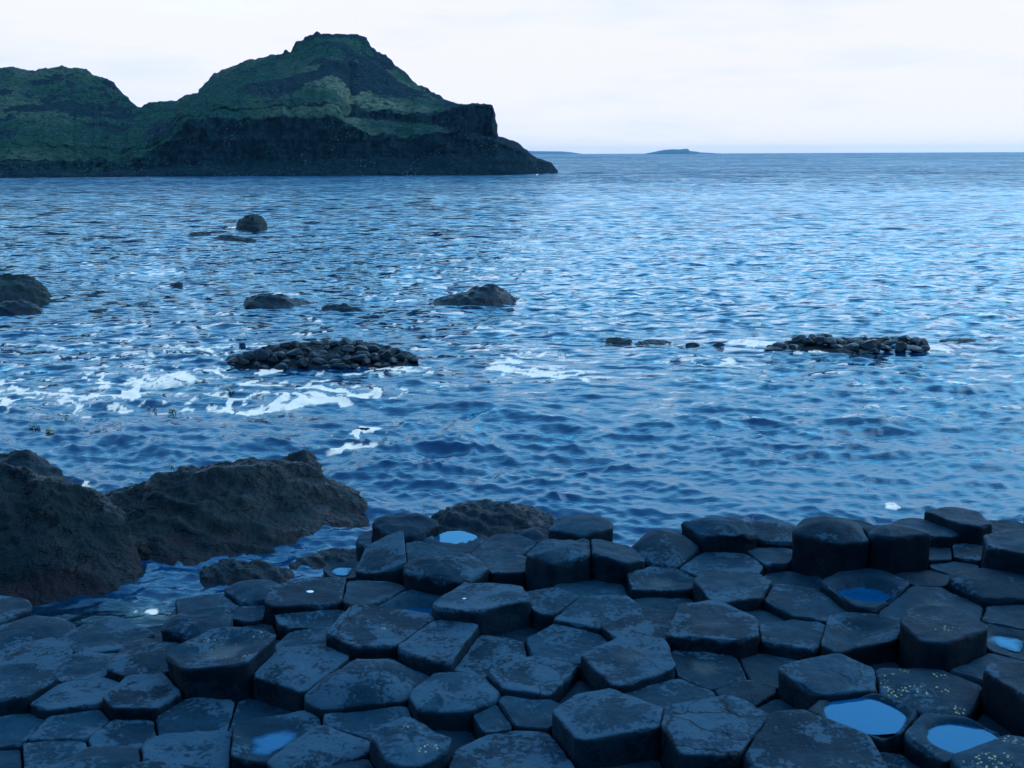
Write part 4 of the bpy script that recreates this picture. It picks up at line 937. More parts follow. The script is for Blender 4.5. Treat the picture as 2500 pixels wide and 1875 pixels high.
def mat_sea():
    m, t, N, L, P = new_mat('sea_water'); g = G(t)
    N.remove(P)
    body = N.new('ShaderNodeBsdfDiffuse'); gl = N.new('ShaderNodeBsdfGlossy'); fre = N.new('ShaderNodeFresnel'); fre.inputs['IOR'].default_value = 1.333
    gl.inputs['Color'].default_value = (.70, .96, 1.0, 1)
    wm = N.new('ShaderNodeMixShader'); L.new(body.outputs[0], wm.inputs[1]); L.new(gl.outputs[0], wm.inputs[2])
    L.new(g.math('MULTIPLY', fre.outputs[0], g.math('MULTIPLY', g.attr('spec'), 2.0), clamp=True), wm.inputs[0])
    p = geo_pos(g)
    foam = g.attr('foam')
    L.new(g.mix(g.attr('rock_reflect'), (0.0001, 0.027, 0.080), (0.0005, 0.007, 0.014)), body.inputs[0])  # dark reflection of the rocks painted into the channel's water colour
    L.new(g.attr('rough'), gl.inputs['Roughness'])
    a = g.noise(g.mapping(p, scale=(.8, 1.3, 1)), 9, 4, .6, .5); b = g.noise(g.mapping(p, scale=(.6, 1.2, 1)), 2.2, 3, .55)
    nrm = g.bump(g.math('MULTIPLY_ADD', a, .18, g.math('MULTIPLY', b, .7)), .28, .16)
    # slopes of waves too small or too far to be meshed, as a direct normal offset (they do not fade with distance)
    def slopes(vec, sc, det, amt):
        n = N.new('ShaderNodeTexNoise'); L.new(vec, n.inputs['Vector']); n.inputs['Scale'].default_value = sc; n.inputs['Detail'].default_value = det
        s = N.new('ShaderNodeVectorMath'); s.operation = 'SUBTRACT'; L.new(n.outputs['Color'], s.inputs[0]); s.inputs[1].default_value = (.5, .5, .5)
        q = N.new('ShaderNodeVectorMath'); q.operation = 'MULTIPLY'; L.new(s.outputs[0], q.inputs[0]); q.inputs[1].default_value = (amt * .7, amt, 0)
        return q.outputs[0]
    def vadd(x, y):
        n = N.new('ShaderNodeVectorMath'); n.operation = 'ADD'; L.new(x, n.inputs[0]); L.new(y, n.inputs[1]); return n.outputs[0]
    tl = N.new('ShaderNodeCombineXYZ'); tl.inputs[1].default_value = -.115     # wave fronts lean towards the shore
    def scaled(v, f):
        n = N.new('ShaderNodeVectorMath'); n.operation = 'SCALE'; L.new(v, n.inputs[0]); L.new(f, n.inputs[3]); return n.outputs[0]
    gu = g.math('MULTIPLY_ADD', g.noise(g.mapping(p, scale=(.5, 1.6, 1)), .03, 4, .6), 1.1, .45)    # gusts: smooth and ruffled patches
    s1 = scaled(slopes(g.mapping(p, scale=(.55, 1.0, 1)), 3.6, 2, 2.0), g.attr('f1'))
    s2 = scaled(slopes(g.mapping(p, scale=(.45, 1.0, 1)), 1.35, 2, 2.2), g.attr('f2'))
    s3 = scaled(slopes(g.mapping(p, scale=(.35, 1.0, 1)), .42, 3, 2.9), g.attr('f3'))
    sl = scaled(vadd(vadd(s1, s2), vadd(s3, scaled(tl.outputs[0], g.math('MULTIPLY_ADD', g.attr('f2'), .45, g.attr('f3'))))), gu)
    fr = N.new('ShaderNodeVectorMath'); fr.operation = 'SCALE'; L.new(sl, fr.inputs[0]); fr.inputs[3].default_value = 1.0
    nz = N.new('ShaderNodeVectorMath'); nz.operation = 'NORMALIZE'; L.new(vadd(nrm, fr.outputs[0]), nz.inputs[0])
    nrm = nz.outputs[0]
    L.new(nrm, body.inputs['Normal']); L.new(nrm, gl.inputs['Normal']); L.new(nrm, fre.inputs['Normal'])
    fd = N.new('ShaderNodeBsdfPrincipled')
    fd.inputs['Base Color'].default_value = (.97, .70, .55, 1); fd.inputs['Roughness'].default_value = .85
    mixs = N.new('ShaderNodeMixShader')
    fk = g.math('MULTIPLY', foam, g.step(g.noise(g.mapping(p, scale=(.6, 1, 1)), 14, 6, .75), .34, .52, .55, 1.2), clamp=True)
    g.lk(fk, mixs.inputs[0]); g.lk(wm.outputs[0], mixs.inputs[1]); g.lk(fd.outputs[0], mixs.inputs[2])
    g.lk(mixs.outputs[0], N['Material Output'].inputs[0])
    return m

def mat_pool():
    m, t, N, L, P = new_mat('rain_pool_water'); g = G(t)
    N.remove(P)
    body = N.new('ShaderNodeBsdfDiffuse'); body.inputs[0].default_value = (0.0003, 0.050, 0.135, 1)
    gl = N.new('ShaderNodeBsdfGlossy'); gl.inputs['Roughness'].default_value = .03; gl.inputs['Color'].default_value = (.55, .88, 1, 1)
    fre = N.new('ShaderNodeFresnel'); fre.inputs['IOR'].default_value = 1.333
    P = N.new('ShaderNodeMixShader'); L.new(g.math('MULTIPLY', fre.outputs[0], 1.1, clamp=True), P.inputs[0]); L.new(body.outputs[0], P.inputs[1]); L.new(gl.outputs[0], P.inputs[2])
    bn = g.bump(g.noise(geo_pos(g), 9, 2, .5), .05, .01); L.new(bn, gl.inputs['Normal']); L.new(bn, fre.inputs['Normal'])
    tr = N.new('ShaderNodeBsdfTransparent'); tr.inputs[0].default_value = (.75, .9, 1, 1); mx = N.new('ShaderNodeMixShader')
    dp = g.math('MULTIPLY_ADD', g.math('SUBTRACT', g.noise(geo_pos(g), 45, 4, .6), .5), .012, g.attr('depth'))
    g.lk(g.step(dp, -.002, .016, .12, 1.0), mx.inputs[0]); g.lk(tr.outputs[0], mx.inputs[1]); g.lk(P.outputs[0], mx.inputs[2])
    g.lk(mx.outputs[0], N['Material Output'].inputs[0])
    return m

def mat_kelp():
    m, t, N, L, P = new_mat('kelp'); g = G(t)
    n = g.noise(geo_pos(g), 14, 4, .6)
    L.new(g.mix(g.step(n, .35, .65), (0.030, 0.034, 0.022), (0.12, 0.095, 0.03)), P.inputs['Base Color'])
    P.inputs['Roughness'].default_value = .35
    return m

def mat_plain(name, c, r=.7):
    m, t, N, L, P = new_mat(name); g = G(t)
    n = g.noise(geo_pos(g), 30, 4, .6)
    L.new(g.mix(n, tuple(x * .8 for x in c), c), P.inputs['Base Color']); P.inputs['Roughness'].default_value = r
    return m

M_COL = mat_column()
M_BARN = mat_rock('barnacled_rock', weed=.8, barn=.9, wet=.45, spec=.09, tint=(0.0022, 0.0105, 0.0128))
M_WET = mat_rock('wet_weedy_rock', weed=.9, wet=.4, c1=(0.001, 0.007, 0.0135), c2=(0.004, 0.016, 0.026), scale=1.3)
M_BOULDER = mat_rock('smooth_wet_boulder', wet=.25, c1=(0.001, 0.011, 0.021), c2=(0.003, 0.020, 0.035), scale=1.5, rbase=.45, spec=.25)
M_REEF = mat_rock('weedy_reef', weed=.6, wet=.3, c1=(0.001, 0.005, 0.009), c2=(0.003, 0.0085, 0.0135), scale=1.6)
M_GREEN = mat_rock('green_topped_rock', weed=.8, wet=.1, c1=(0.002, 0.012, 0.017), c2=(0.005, 0.020, 0.023), scale=.8)
M_HEAD = mat_headland(); M_SEA = mat_sea(); M_POOL = mat_pool(); M_KELP = mat_kelp()
M_ISLE = mat_plain('island_rock', (0.05, 0.09, 0.11), .9)
M_SHELL = mat_plain('white_shell', (0.82, 0.84, 0.85), .5)
M_BED = mat_plain('bedrock', (0.03, 0.06, 0.085), .8)

# ------------------------------------------------------------------ sea
def build_sea():
    rs = np.random.RandomState(11)
    H = EYE - SEA
    dep = np.concatenate([np.linspace(42, 26, 24)[:-1], np.arange(26, .5, -.047), np.geomspace(.5, .0325, 40)])
    rad = H / np.tan(np.radians(dep))
    az = np.concatenate([np.linspace(-80, -31, 30)[:-1], np.arange(-31, 31, .058), np.linspace(31, 80, 30)])
    oy = -0.6
    A, D = np.meshgrid(np.radians(az), rad, indexing='ij')
    X = np.sin(A) * D; Y = np.cos(A) * D + oy
    X0, Y0 = X.copy(), Y.copy()
    dr = np.gradient(rad)[None, :] * np.ones_like(X)
    dt = np.maximum(np.gradient(np.radians(az))[:, None] * D, .004)
    Z = np.zeros_like(X); DX = np.zeros_like(X); DY = np.zeros_like(X)
    gust = 0.85 + .9 * fbm(X0 * .22, Y0 * .13, 0, 3, seed=3)
    calm = np.clip(gust, .40, 1.25) * (1 - .6 * np.exp(-(((X0 - 2.9) / 1.9) ** 2 + ((Y0 - 11.2) / 1.3) ** 2)))
    nw = 84
    lam = np.geomspace(.085, 3.5, nw) * rs.uniform(.9, 1.1, nw)
    for k, l in enumerate(lam):
        th = R(-100) + rs.normal(0, .75)               # travelling towards the shore, wide spread
        kx, ky = math.cos(th) * 2 * math.pi / l, math.sin(th) * 2 * math.pi / l
        # wavelength as sampled by the mesh along and across the view
        ca = np.abs(np.sin(A) * kx + np.cos(A) * ky); cb = np.abs(np.cos(A) * kx - np.sin(A) * ky)
        ph = np.maximum(ca * dr, cb * dt)
        att = 1 - smooth(.9, 2.2, ph)
        s = .062 * (1.0 if l < .26 else (.26 / l) ** .62)
        a = s * l / (2 * math.pi)
        phase = kx * X0 + ky * Y0 + rs.uniform(0, 6.28)
        wgt = att * a * (calm if l < 3 else 1)
        Z += wgt * np.cos(phase)
        q = .85 * wgt
        DX -= q * math.cos(th) * np.sin(phase); DY -= q * math.sin(th) * np.sin(phase)
    near = smooth(3.5, 9, D)                        # calmer in the sheltered channel by the columns
    shel = 1 - .65 * np.exp(-(((X0 + 2.6) / 1.6) ** 2 + ((Y0 - 7.6) / 1.0) ** 2))
    k = (.55 + .45 * near) * shel
    X = X0 + DX * k; Y = Y0 + DY * k; Z = Z * k
    # far horizon rows must stay flat
    foam = np.zeros_like(X)
    msk = D < 260
    xs, ys = X0[msk], Y0[msk]
    wx = xs + .35 * fbm(xs * .9, ys * .6, 0, 3, seed=21); wy = ys + .7 * fbm(xs * .9, ys * .6, 5, 3, seed=31)
    n1 = np.abs(fbm(wx * .55, wy * .6, 1, 3, seed=41, gain=.45))       # lacy veins
    n2 = fbm(wx * .5, wy * .55, 2, 3, seed=51, gain=.45)
    n3 = fbm(xs * 9, ys * 5, 0, 3, seed=61)
    reg = np.zeros_like(xs)
    for (fx, fy, rx, ry, am) in FOAM:
        e = ((xs - fx) / rx) ** 2 + ((ys - fy) / ry) ** 2
        reg = np.maximum(reg, am * np.exp(-e * 1.1))
    v = smooth(.12, .02, n1) * .85 + smooth(.08, .34, n2) * .42 * smooth(.02, .14, np.abs(fbm(wx * 1.9, wy * 1.5, 4, 2, seed=45)))
    f = smooth(.42, .60, v * (reg * 1.62) + reg * .10 + n3 * .05 * (reg > .12))
    # scattered flecks near the rocks
    fl = smooth(.62, .75, fbm(xs * 4.2, ys * 2.4, 7, 3, seed=71) + .42 * reg) * smooth(.08, .3, reg)
    foam[msk] = np.clip(np.maximum(f, fl * .9), 0, 1)
    V = np.stack([X, Y, SEA + Z], -1).reshape(-1, 3)
    o = mesh_obj('sea', V, grid_faces(len(az), len(rad)), M_SEA, attrs={'foam': foam, 'rock_reflect': np.exp(-(((X0 + 2.9 + .9 * (Y0 - 7.6)) / 2.6) ** 2 + ((Y0 - 7.7 - .12 * (X0 + 2.9)) / .75) ** 2) ** 2), 'spec': np.clip(.5 + .17 * smooth(14, 35, D) * smooth(160, 70, D) - .08 * smooth(60, 200, D) - .08 * smooth(200, 900, D) + .12 * fbm(X0 * .012, Y0 * .05 + 9, 0, 4, seed=78, gain=.6) * smooth(15, 90, D), .03, .75), 'f1': smooth(9, 24, D) * smooth(90, 35, D), 'f2': smooth(22, 60, D) * (1 - .6 * smooth(150, 500, D)), 'f3': smooth(60, 180, D), 'rough': .05 + .05 * smooth(20, 160, D)})
    tag(o, 'choppy blue sea with drifting white foam', 'sea', kind='structure')
    return o

# ------------------------------------------------------------------ lofted rocks
def loft(st, nu, nv, p=2.2, q=1.5, bury=.25, taper=True):
    st = np.asarray(st, float)
    s = np.linspace(0, 1, len(st)); u = np.linspace(0, 1, nu)
    # smooth interpolation between stations
    c = np.stack([np.interp(u, s, st[:, k]) for k in range(6)], -1)
    en = smooth(0, .5 / len(st) + .02, u) * smooth(1, 1 - .5 / len(st) - .02, u)
    c[:, 4] = SEA - .05 + (c[:, 4] - SEA + .05) * (en if taper else 1)
    ker = max(1, nu // (len(st) * 3))
    if ker > 1:
        pad = np.pad(c, ((ker, ker), (0, 0)), mode='edge')
        w = np.hanning(2 * ker + 1); w /= w.sum()
        c = np.stack([np.convolve(pad[:, k], w, 'valid') for k in range(6)], -1)
    xf, yf, xr, yr, zr, yb = [c[:, k][:, None] for k in range(6)]
    t = np.linspace(-1.12, 1.12, nv)[None, :]
    tt = np.clip(t, -1, 1)
    prof = np.maximum(1 - np.abs(tt) ** p, 0) ** (1 / q)
    X = np.where(t < 0, xr + (xf - xr) * (-t), xr * (1 + t * .02))
    Y = np.where(t < 0, yr + (yf - yr) * (-t), yr + (yb - yr) * t)
    Z = SEA - .06 + (zr - SEA + .06) * prof - bury * smooth(.97, 1.12, np.abs(t))
    return X, Y, Z

def normals(X, Y, Z):
    P = np.stack([X, Y, Z], -1)
    du = np.gradient(P, axis=0); dv = np.gradient(P, axis=1)
    n = np.cross(du, dv); l = np.linalg.norm(n, axis=-1, keepdims=True)
    n = n / np.maximum(l, 1e-9)
    n = np.where(n[..., 2:3].mean() < 0, -n, n)
    return n

def rock_obj(name, key_or_st, mat, nu=90, nv=60, rough=.06, freq=2.2, seed=1, p=1.7, q=1.25, facet=.5, label=None, cat='rock', group=None):
    st = ROCKS[key_or_st] if isinstance(key_or_st, str) else key_or_st
    X, Y, Z = loft(st, nu, nv, p, q)
    n = normals(X, Y, Z)
    if n[nu // 2, nv // 2, 2] < 0: n = -n
    d = fbm(X * freq, Y * freq, Z * freq * 1.4, 5, seed=seed) * (1 - facet) + fbm(X * freq * .8, Y * freq * .8, Z * freq, 4, seed=seed + 9, ridged=True) * facet * .8
    # slabby ledges dipping across the face
    led = np.abs(((X * .35 + Y * .15 + Z) * freq * 2.2 + 1.2 * fbm(X * freq * .6, Y * freq * .6, Z, 3, seed=seed + 5)) % 1.0 - .5)
    d = d + facet * .8 * (smooth(.1, .45, led) - .5)
    d = d + .15 * fbm(X * freq * 5, Y * freq * 5, Z * freq * 6, 4, seed=seed + 15, ridged=True, gain=.6)
    edge = np.ones_like(X)
    h = np.clip((Z - SEA) / max(.05, (Z.max() - SEA)), 0, 1)
    edge *= .5 + .5 * h
    u = np.linspace(0, 1, nu)[:, None]
    edge = edge * smooth(0, .06, u) * smooth(1, .94, u)
    X = X + n[..., 0] * d * rough * edge; Y = Y + n[..., 1] * d * rough * edge; Z = Z + n[..., 2] * d * rough * edge
    ctr = np.array([X.mean(), Y.mean(), SEA])
    V = np.stack([X, Y, Z], -1).reshape(-1, 3) - ctr
    hz = (Z - SEA).ravel()
    o = mesh_obj(name, V, grid_faces(nu, nv), mat, loc=ctr, attrs={'high': smooth(.1, .75, hz / max(.1, hz.max())), 'low': smooth(.45, .05, hz / max(.1, hz.max()))})
    if label: tag(o, label, cat, group)
    return o

# ------------------------------------------------------------------ basalt columns
def power_cell(i, S):
    x, y, r = S[i]
    a = np.linspace(0, 2 * math.pi, 25)[:-1]
    poly = [(x + 1.42 * r * math.cos(t), y + 1.42 * r * math.sin(t)) for t in a]
    for j, (X, Y, Rj) in enumerate(S):
        if j == i: continue
        dx, dy = X - x, Y - y
        d2 = dx * dx + dy * dy
        if d2 > (1.5 * (r + Rj) + .1) ** 2: continue
        k = .5 * (1 + (r * r - Rj * Rj) / d2)
        k = min(max(k, .18), .9)
        mx, my = x + dx * k, y + dy * k
        out = []
        for a_, b_ in zip(poly, poly[1:] + poly[:1]):
            da = (a_[0] - mx) * dx + (a_[1] - my) * dy; db = (b_[0] - mx) * dx + (b_[1] - my) * dy
            if da <= 0: out.append(a_)
            if (da < 0) != (db < 0) and abs(da - db) > 1e-12:
                s = da / (da - db); out.append((a_[0] + s * (b_[0] - a_[0]), a_[1] + s * (b_[1] - a_[1])))
        poly = out
        if len(poly) < 3: return None
    return np.array(poly)

def outline(poly, n, gap, rs, soft):
    c = poly.mean(0)
    d = np.linalg.norm(poly - c, axis=1).mean()
    P = c + (poly - c) * (1 - gap / d)
    for it in range(soft):                                # round the corners a little
        Q = np.roll(P, -1, 0)
        P = np.stack([P * .92 + Q * .08, P * .08 + Q * .92], 1).reshape(-1, 2)
    Q = np.vstack([P, P[:1]])
    s = np.concatenate([[0], np.cumsum(np.linalg.norm(np.diff(Q, axis=0), axis=1))])
    t = np.linspace(0, s[-1], n + 1)[:-1]
    for sv in s[:-1]:                                     # keep the corners crisp
        t[np.argmin(np.abs(t - sv))] = sv
    return c, np.stack([np.interp(t, s, Q[:, k]) for k in (0, 1)], -1)

RHO = np.array([0, .16, .32, .46, .58, .68, .76, .83, .885, .925, .950, .968, .982, .992, 1.0])
def column_mesh(poly, z, style, k, seed, n=56, zbot=-1.45):
    rs = np.random.RandomState(seed)
    c, O_ = outline(poly, n, .0045, rs, 1)
    rad = np.linalg.norm(O_ - c, axis=1); rm = rad.mean()
    ang = np.arctan2(O_[:, 1] - c[1], O_[:, 0] - c[0])
    # uneven joints
    O_ = c + (O_ - c) * (1 + (.018 * fbm(np.cos(ang) * 1.3, np.sin(ang) * 1.3, seed * 1.7, 3, seed=seed) + .012 * fbm(np.cos(ang) * 5, np.sin(ang) * 5, seed * 1.7, 3, seed=seed + 1))[:, None])
    tx, ty = k.get('tx', rs.normal(0, .028)), k.get('ty', rs.normal(0, .028))
    if style == 'p': tx = ty = 0.0
    big = rm / .2
    dome = {'f': rs.uniform(-.006, .004), 'd': k.get('dome', rs.uniform(.018, .030)), 'c': -.022, 'p': 0.0, 'r': .03}[style] * big
    chip = .005 + .020 * smooth(.0, .5, fbm(np.cos(ang) * 1.6 + seed, np.sin(ang) * 1.6, 3.3, 2, seed=seed + 2)) * (1.6 if style == 'r' else 1)
    rings = []
    for ri, rho in enumerate(RHO):
        P = c + (O_ - c) * rho
        h = dome * (1 - rho ** 2)
        if style == 'c': h = h - .018 * big * smooth(.75, .2, rho)
        if style == 'p':
            rr = np.linalg.norm(P - c, axis=1) / ((rad.min() * .97 * .6 + rm * .97 * .4) * (1.16 if k.get('lab') in ('poolA', 'poolB') else 1)) + .05 * fbm(np.cos(ang) * 2, np.sin(ang) * 2, seed, 3, seed=seed + 3)
            h = h - .05 * big * smooth(1.0, .74, rr)
        h = h + 0 * ang
        e = smooth(.955, 1.0, rho) ** 1.8 * chip
        amp = .020 if style == 'r' else .008
        nz = amp * fbm(P[:, 0] * 7, P[:, 1] * 7, seed * .37, 4, seed=seed + 4) + .008 * fbm(P[:, 0] * 2.5, P[:, 1] * 2.5, seed * .3, 2, seed=seed + 6)
        if style == 'p': nz *= .5
        zz = z + h - e + nz + tx * (P[:, 0] - c[0]) + ty * (P[:, 1] - c[1])
        if ri == 0: zz[:] = zz.mean(); P = np.repeat(c[None], n, 0)
        rings.append(np.column_stack([P, zz]))
    ztop = rings[-1][:, 2]
    depth = np.array([.012, .03, .055, .085, .12, .16, .205, .26, .33, .42, .55, 1.5])
    joint = rs.uniform(.08, .3)
    for di, d in enumerate(depth):
        zz = ztop - d if di < len(depth) - 1 else np.full(n, zbot)
        px, py = O_[:, 0], O_[:, 1]
        dn = .045 * fbm(px * 5, py * 5, zz * 4 + seed, 4, seed=seed + 8) * (2. if style == 'r' else 1.) - .016 * math.exp(-((d - joint) / .02) ** 2)
        sc = 1.0 + np.minimum(.004 + dn * min(1, d / .03), .03)
        P = c + (O_ - c) * sc[:, None]
        rings.append(np.column_stack([P, zz]))
    V = np.stack(rings, 1)                                 # n, rings, 3
    nr = V.shape[1]
    F = grid_faces(n, nr, wrap=True)[:, ::-1]
    rim = np.tile(np.concatenate([smooth(.6, .97, RHO), np.maximum(0, 1 - depth / .03)]), n)
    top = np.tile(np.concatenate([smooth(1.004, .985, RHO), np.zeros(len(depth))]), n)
    cen = np.tile(np.concatenate([1 - RHO, np.zeros(len(depth))]), n)
    V = V.reshape(-1, 3)
    org = np.array([c[0], c[1], z])
    return V - org, F, org, {'rim': rim, 'top': top, 'cen': cen}, c, O_, (tx, ty)

def build_columns():
    S = [(a[0], a[1], a[3]) for a in COLS] + [(a[0], a[1], a[3]) for a in FILLS]
    marg_v, marg_f, off = [], [], 0; ma = {'rim': [], 'top': [], 'cen': []}
    for i in range(len(S)):
        is_col = i < len(COLS)
        src = COLS[i] if is_col else FILLS[i - len(COLS)]
        poly = power_cell(i, S)
        if poly is None: continue
        style, k = (src[4], src[6]) if is_col else ('f', {})
        show = is_col or src[4]
        V, F, org, at, c, O_, tl = column_mesh(poly, src[2], style, k, 100 + i, n=56 if show else 32)
        if not show:
            marg_v.append(V + org); marg_f.append(F + off); off += len(V)
            for q in ma: ma[q].append(at[q])
            continue
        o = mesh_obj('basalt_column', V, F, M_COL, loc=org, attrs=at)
        o['blotch'] = float(src[5]) if is_col else .1
        o['crack'] = .7 if k.get('lab') in ('crackedtall', 'crackedlow', 'chipped') else (.35 if (i * 7) % 11 == 2 else 0.0)
        o['ochre'] = float(k.get('ochre', 0)); o['yellow'] = float(k.get('yl', 0)); o['wet'] = float(k.get('wet', 0))
        name_column(o, i, src, is_col, style, k)
        if k.get('lab') in ('D8', 'C22'):
            wv = V + org; q = np.array([c[0] + (.03 if k['lab'] == 'D8' else -.03), c[1] - .02])
            t_ = wv[np.argmin(((wv[:, :2] - q) ** 2).sum(1))]
            limpet(t_[0], t_[1], t_[2] - .001, .022 if k['lab'] == 'D8' else .012, 'white shell lying on a broad column by the tidal channel' if k['lab'] == 'D8' else 'tiny white shell on the broad tall hexagonal column')
        big = np.linalg.norm(O_ - c, axis=1).mean() / .2
        if style == 'p' or k.get('film'):
            rho = .95 if style == 'p' else .34 + .25 * k.get('film', 0)
            lev = -(.040 if k.get('lab') in ('poolC', 'poolE') else .018) * big if style == 'p' else (-.022 * big * (1 - .45 ** 2) - .006 * big)
            if k.get('lab') == 'poolC': rho = .72
            ring = np.linspace(0, rho, 12)
            nO = len(O_)
            W = np.stack([np.column_stack([(O_ - c) * q, np.full(nO, lev)]) for q in ring], 1)
            wv = V.reshape(nO, -1, 3)[:, :len(RHO), :]
            bed = np.stack([np.interp(ring, RHO, wv[a, :, 2]) for a in range(nO)], 0)
            w = mesh_obj('rain_pool', W.reshape(-1, 3), grid_faces(nO, 12, wrap=True)[:, ::-1], M_POOL, parent=o, attrs={'depth': lev - bed})
            w['label'] = 'still blue rainwater filling the hollow top'
    if marg_v:
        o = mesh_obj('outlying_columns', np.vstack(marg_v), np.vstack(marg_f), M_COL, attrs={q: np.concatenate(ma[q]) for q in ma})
        tag(o, 'further basalt columns paving the shore around', 'columns', kind='stuff')
        o['crack'] = 0.; o['blotch'] = .4; o['ochre'] = 0.; o['yellow'] = 0.; o['wet'] = 0.

SPECIAL = {
 'A1': 'rounded hump of basalt column against the tidal channel below the barnacled rock',
 'A2': 'flat column standing alone in the edge of the tidal channel',
 'bowl': 'tall broad column with ochre dished top and pale wet centre',
 'film': 'column with a thin bright blue film of water on its sloping top',
 'wetedge': 'column with a bright wet streak along its front edge',
 'crackedtall': 'tall column with a cracked pentagonal top and dark squared front',
 'bigdome': 'large smooth loaf-shaped domed column',
 'crackedlow': 'column whose blotched top is split by fine cracks',
 'ripple': 'small rough ripple-topped column with two yellow lichen dots',
 'splitA': 'narrow left half of a column split by a diagonal crack',
 'splitB': 'rounded right half of a column split by a diagonal crack',
 'bigfront': 'big hexagonal column with grey lichen in its middle and a deep dark front',
 'stain': 'flat flush column with a round tan stain on its top',
 'scoop': 'column with a scooped front lip of paler rock',
 'talllichen': 'tall wedge-fronted column with a few yellow lichen flecks at its back edge',
 'lichenbig': 'broad column crowned by a band of yellow lichen behind the round pool',
 'poolA': 'column holding a full round pool of bright blue rainwater',
 'poolB': 'column holding a bright blue pool beside the lichen-covered corner column',
 'lichencorner': 'round-shouldered column crusted with pale yellow lichen beside a blue pool',
 'puddle': 'low column with thin shining puddles',
 'biggest': 'largest slab-like column, in front of the round blue pool',
 'chipped': 'big column with a chipped cracked corner and tall dark front',
 'C1': 'tall square-fronted column at the seaward edge with flat top',
 'C2': 'stout stool-like column standing at the seaward edge',
 'C4': 'tallest rounded dark column, bullet-shaped, at the seaward edge',
 'C5': 'tall leaning slab-sided column next to the bullet-shaped one',
 'C9': 'blocky rough-sided dark column at the seaward edge',
 'palec': 'column with a pale blue-grey dished top',
 'C17': 'tall rough-sided column with a lipped top at the seaward edge',
 'C18': 'dark loaf-topped column beside the weedy rock at the water',
 'C22': 'broad tall hexagonal column with white speck on its grey top',
 'poolC': 'column holding a dark-edged pool that mirrors the pale sky',
 'ochre': 'wide flat column with an ochre patch at its front corner',
 'D1': 'rounded dark boulder-like column at the mouth of the tidal channel',
 'poolD': 'column holding a pale sky-coloured pool at the seaward edge',
 'wedge': 'wedge-shaped column with steeply slanting top',
 'D6': 'column with broken overhanging rough front beside the slanting wedge',
 'D8': 'broad column with a white shell on its top by the tidal channel',
 'D12': 'dark blocky column rising from the edge of the tidal channel',
 'poolE': 'column with a small dark puddle in its sunken top',
}
NICK = {'A1': 'the rounded hump by the channel', 'A2': 'the flat column alone in the channel edge', 'bowl': 'the tall ochre-dished column', 'film': 'the column with blue water film',
 'wetedge': 'the column with wet front edge', 'crackedtall': 'the tall cracked pentagonal column', 'bigdome': 'the large loaf-shaped dome', 'crackedlow': 'the finely cracked column', 'ripple': 'the small ripple-topped column',
 'splitA': 'the diagonally split column', 'splitB': 'the diagonally split column', 'bigfront': 'the big hexagonal lichened column', 'stain': 'the tan-stained flush column', 'scoop': 'the column with scooped lip',
 'talllichen': 'the tall wedge-fronted column', 'lichenbig': 'the broad yellow-lichened column', 'poolA': 'the full round pool', 'poolB': 'the pool by the lichened corner', 'lichencorner': 'the lichen-crusted corner column',
 'puddle': 'the column with shining puddles', 'biggest': 'the largest slab-like column', 'chipped': 'the big chipped column', 'C1': 'the tall square-fronted column', 'C2': 'the stool-like column', 'C4': 'the tallest bullet-shaped column',
 'C5': 'the leaning slab-sided column', 'C9': 'the blocky rough-sided column', 'palec': 'the pale dished column', 'C17': 'the tall lipped column', 'C18': 'the dark loaf-topped column', 'C22': 'the tall white-specked column',
 'poolC': 'the dark-edged mirror pool', 'ochre': 'the wide ochre-patched column', 'D1': 'the boulder-like column', 'poolD': 'the pale seaward pool', 'wedge': 'the slanting wedge column', 'D6': 'the overhanging rough column',
 'D8': 'the column with white shell', 'D12': 'the dark blocky channel column', 'poolE': 'the sunken puddle column'}
USED = set()
def name_column(o, i, src, is_col, style, k):
    lab = k.get('lab')
    if lab in SPECIAL: tag(o, SPECIAL[lab], 'basalt column', 'basalt columns of the causeway', 'thing'); return
    b = src[5] if is_col else .1
    look = ('plain dark', 'lightly blotched', 'lichen-blotched')[0 if b < .25 else (1 if b < .55 else 2)]
    form = {'f': 'flat', 'd': 'domed', 'r': 'knobbly', 'c': 'damp hollow'}[style] if is_col else 'sunken narrow'
    if k.get('yl', 0) > .3: look = 'yellow-dotted'
    near = sorted([(math.hypot(c[0] - src[0], c[1] - src[1]), n) for n, c in enumerate(COLS) if c[6].get('lab') in NICK])
    for d, n in near[:8]:
        c = COLS[n]; dy = src[1] - c[1]; dx = src[0] - c[0]
        rel = 'seaward of' if dy > abs(dx) * .6 else ('landward of' if dy < -abs(dx) * .6 else 'beside')
        far = 'just ' if d < .55 else ''
        t = '%s %s basalt column %s%s %s' % (form, look, far if rel != 'beside' else '', rel, NICK[c[6]['lab']])
        if t not in USED: break
    USED.add(t)
    tag(o, t, 'basalt column', 'basalt columns of the causeway' if is_col else 'sunken columns in the gaps', 'thing')

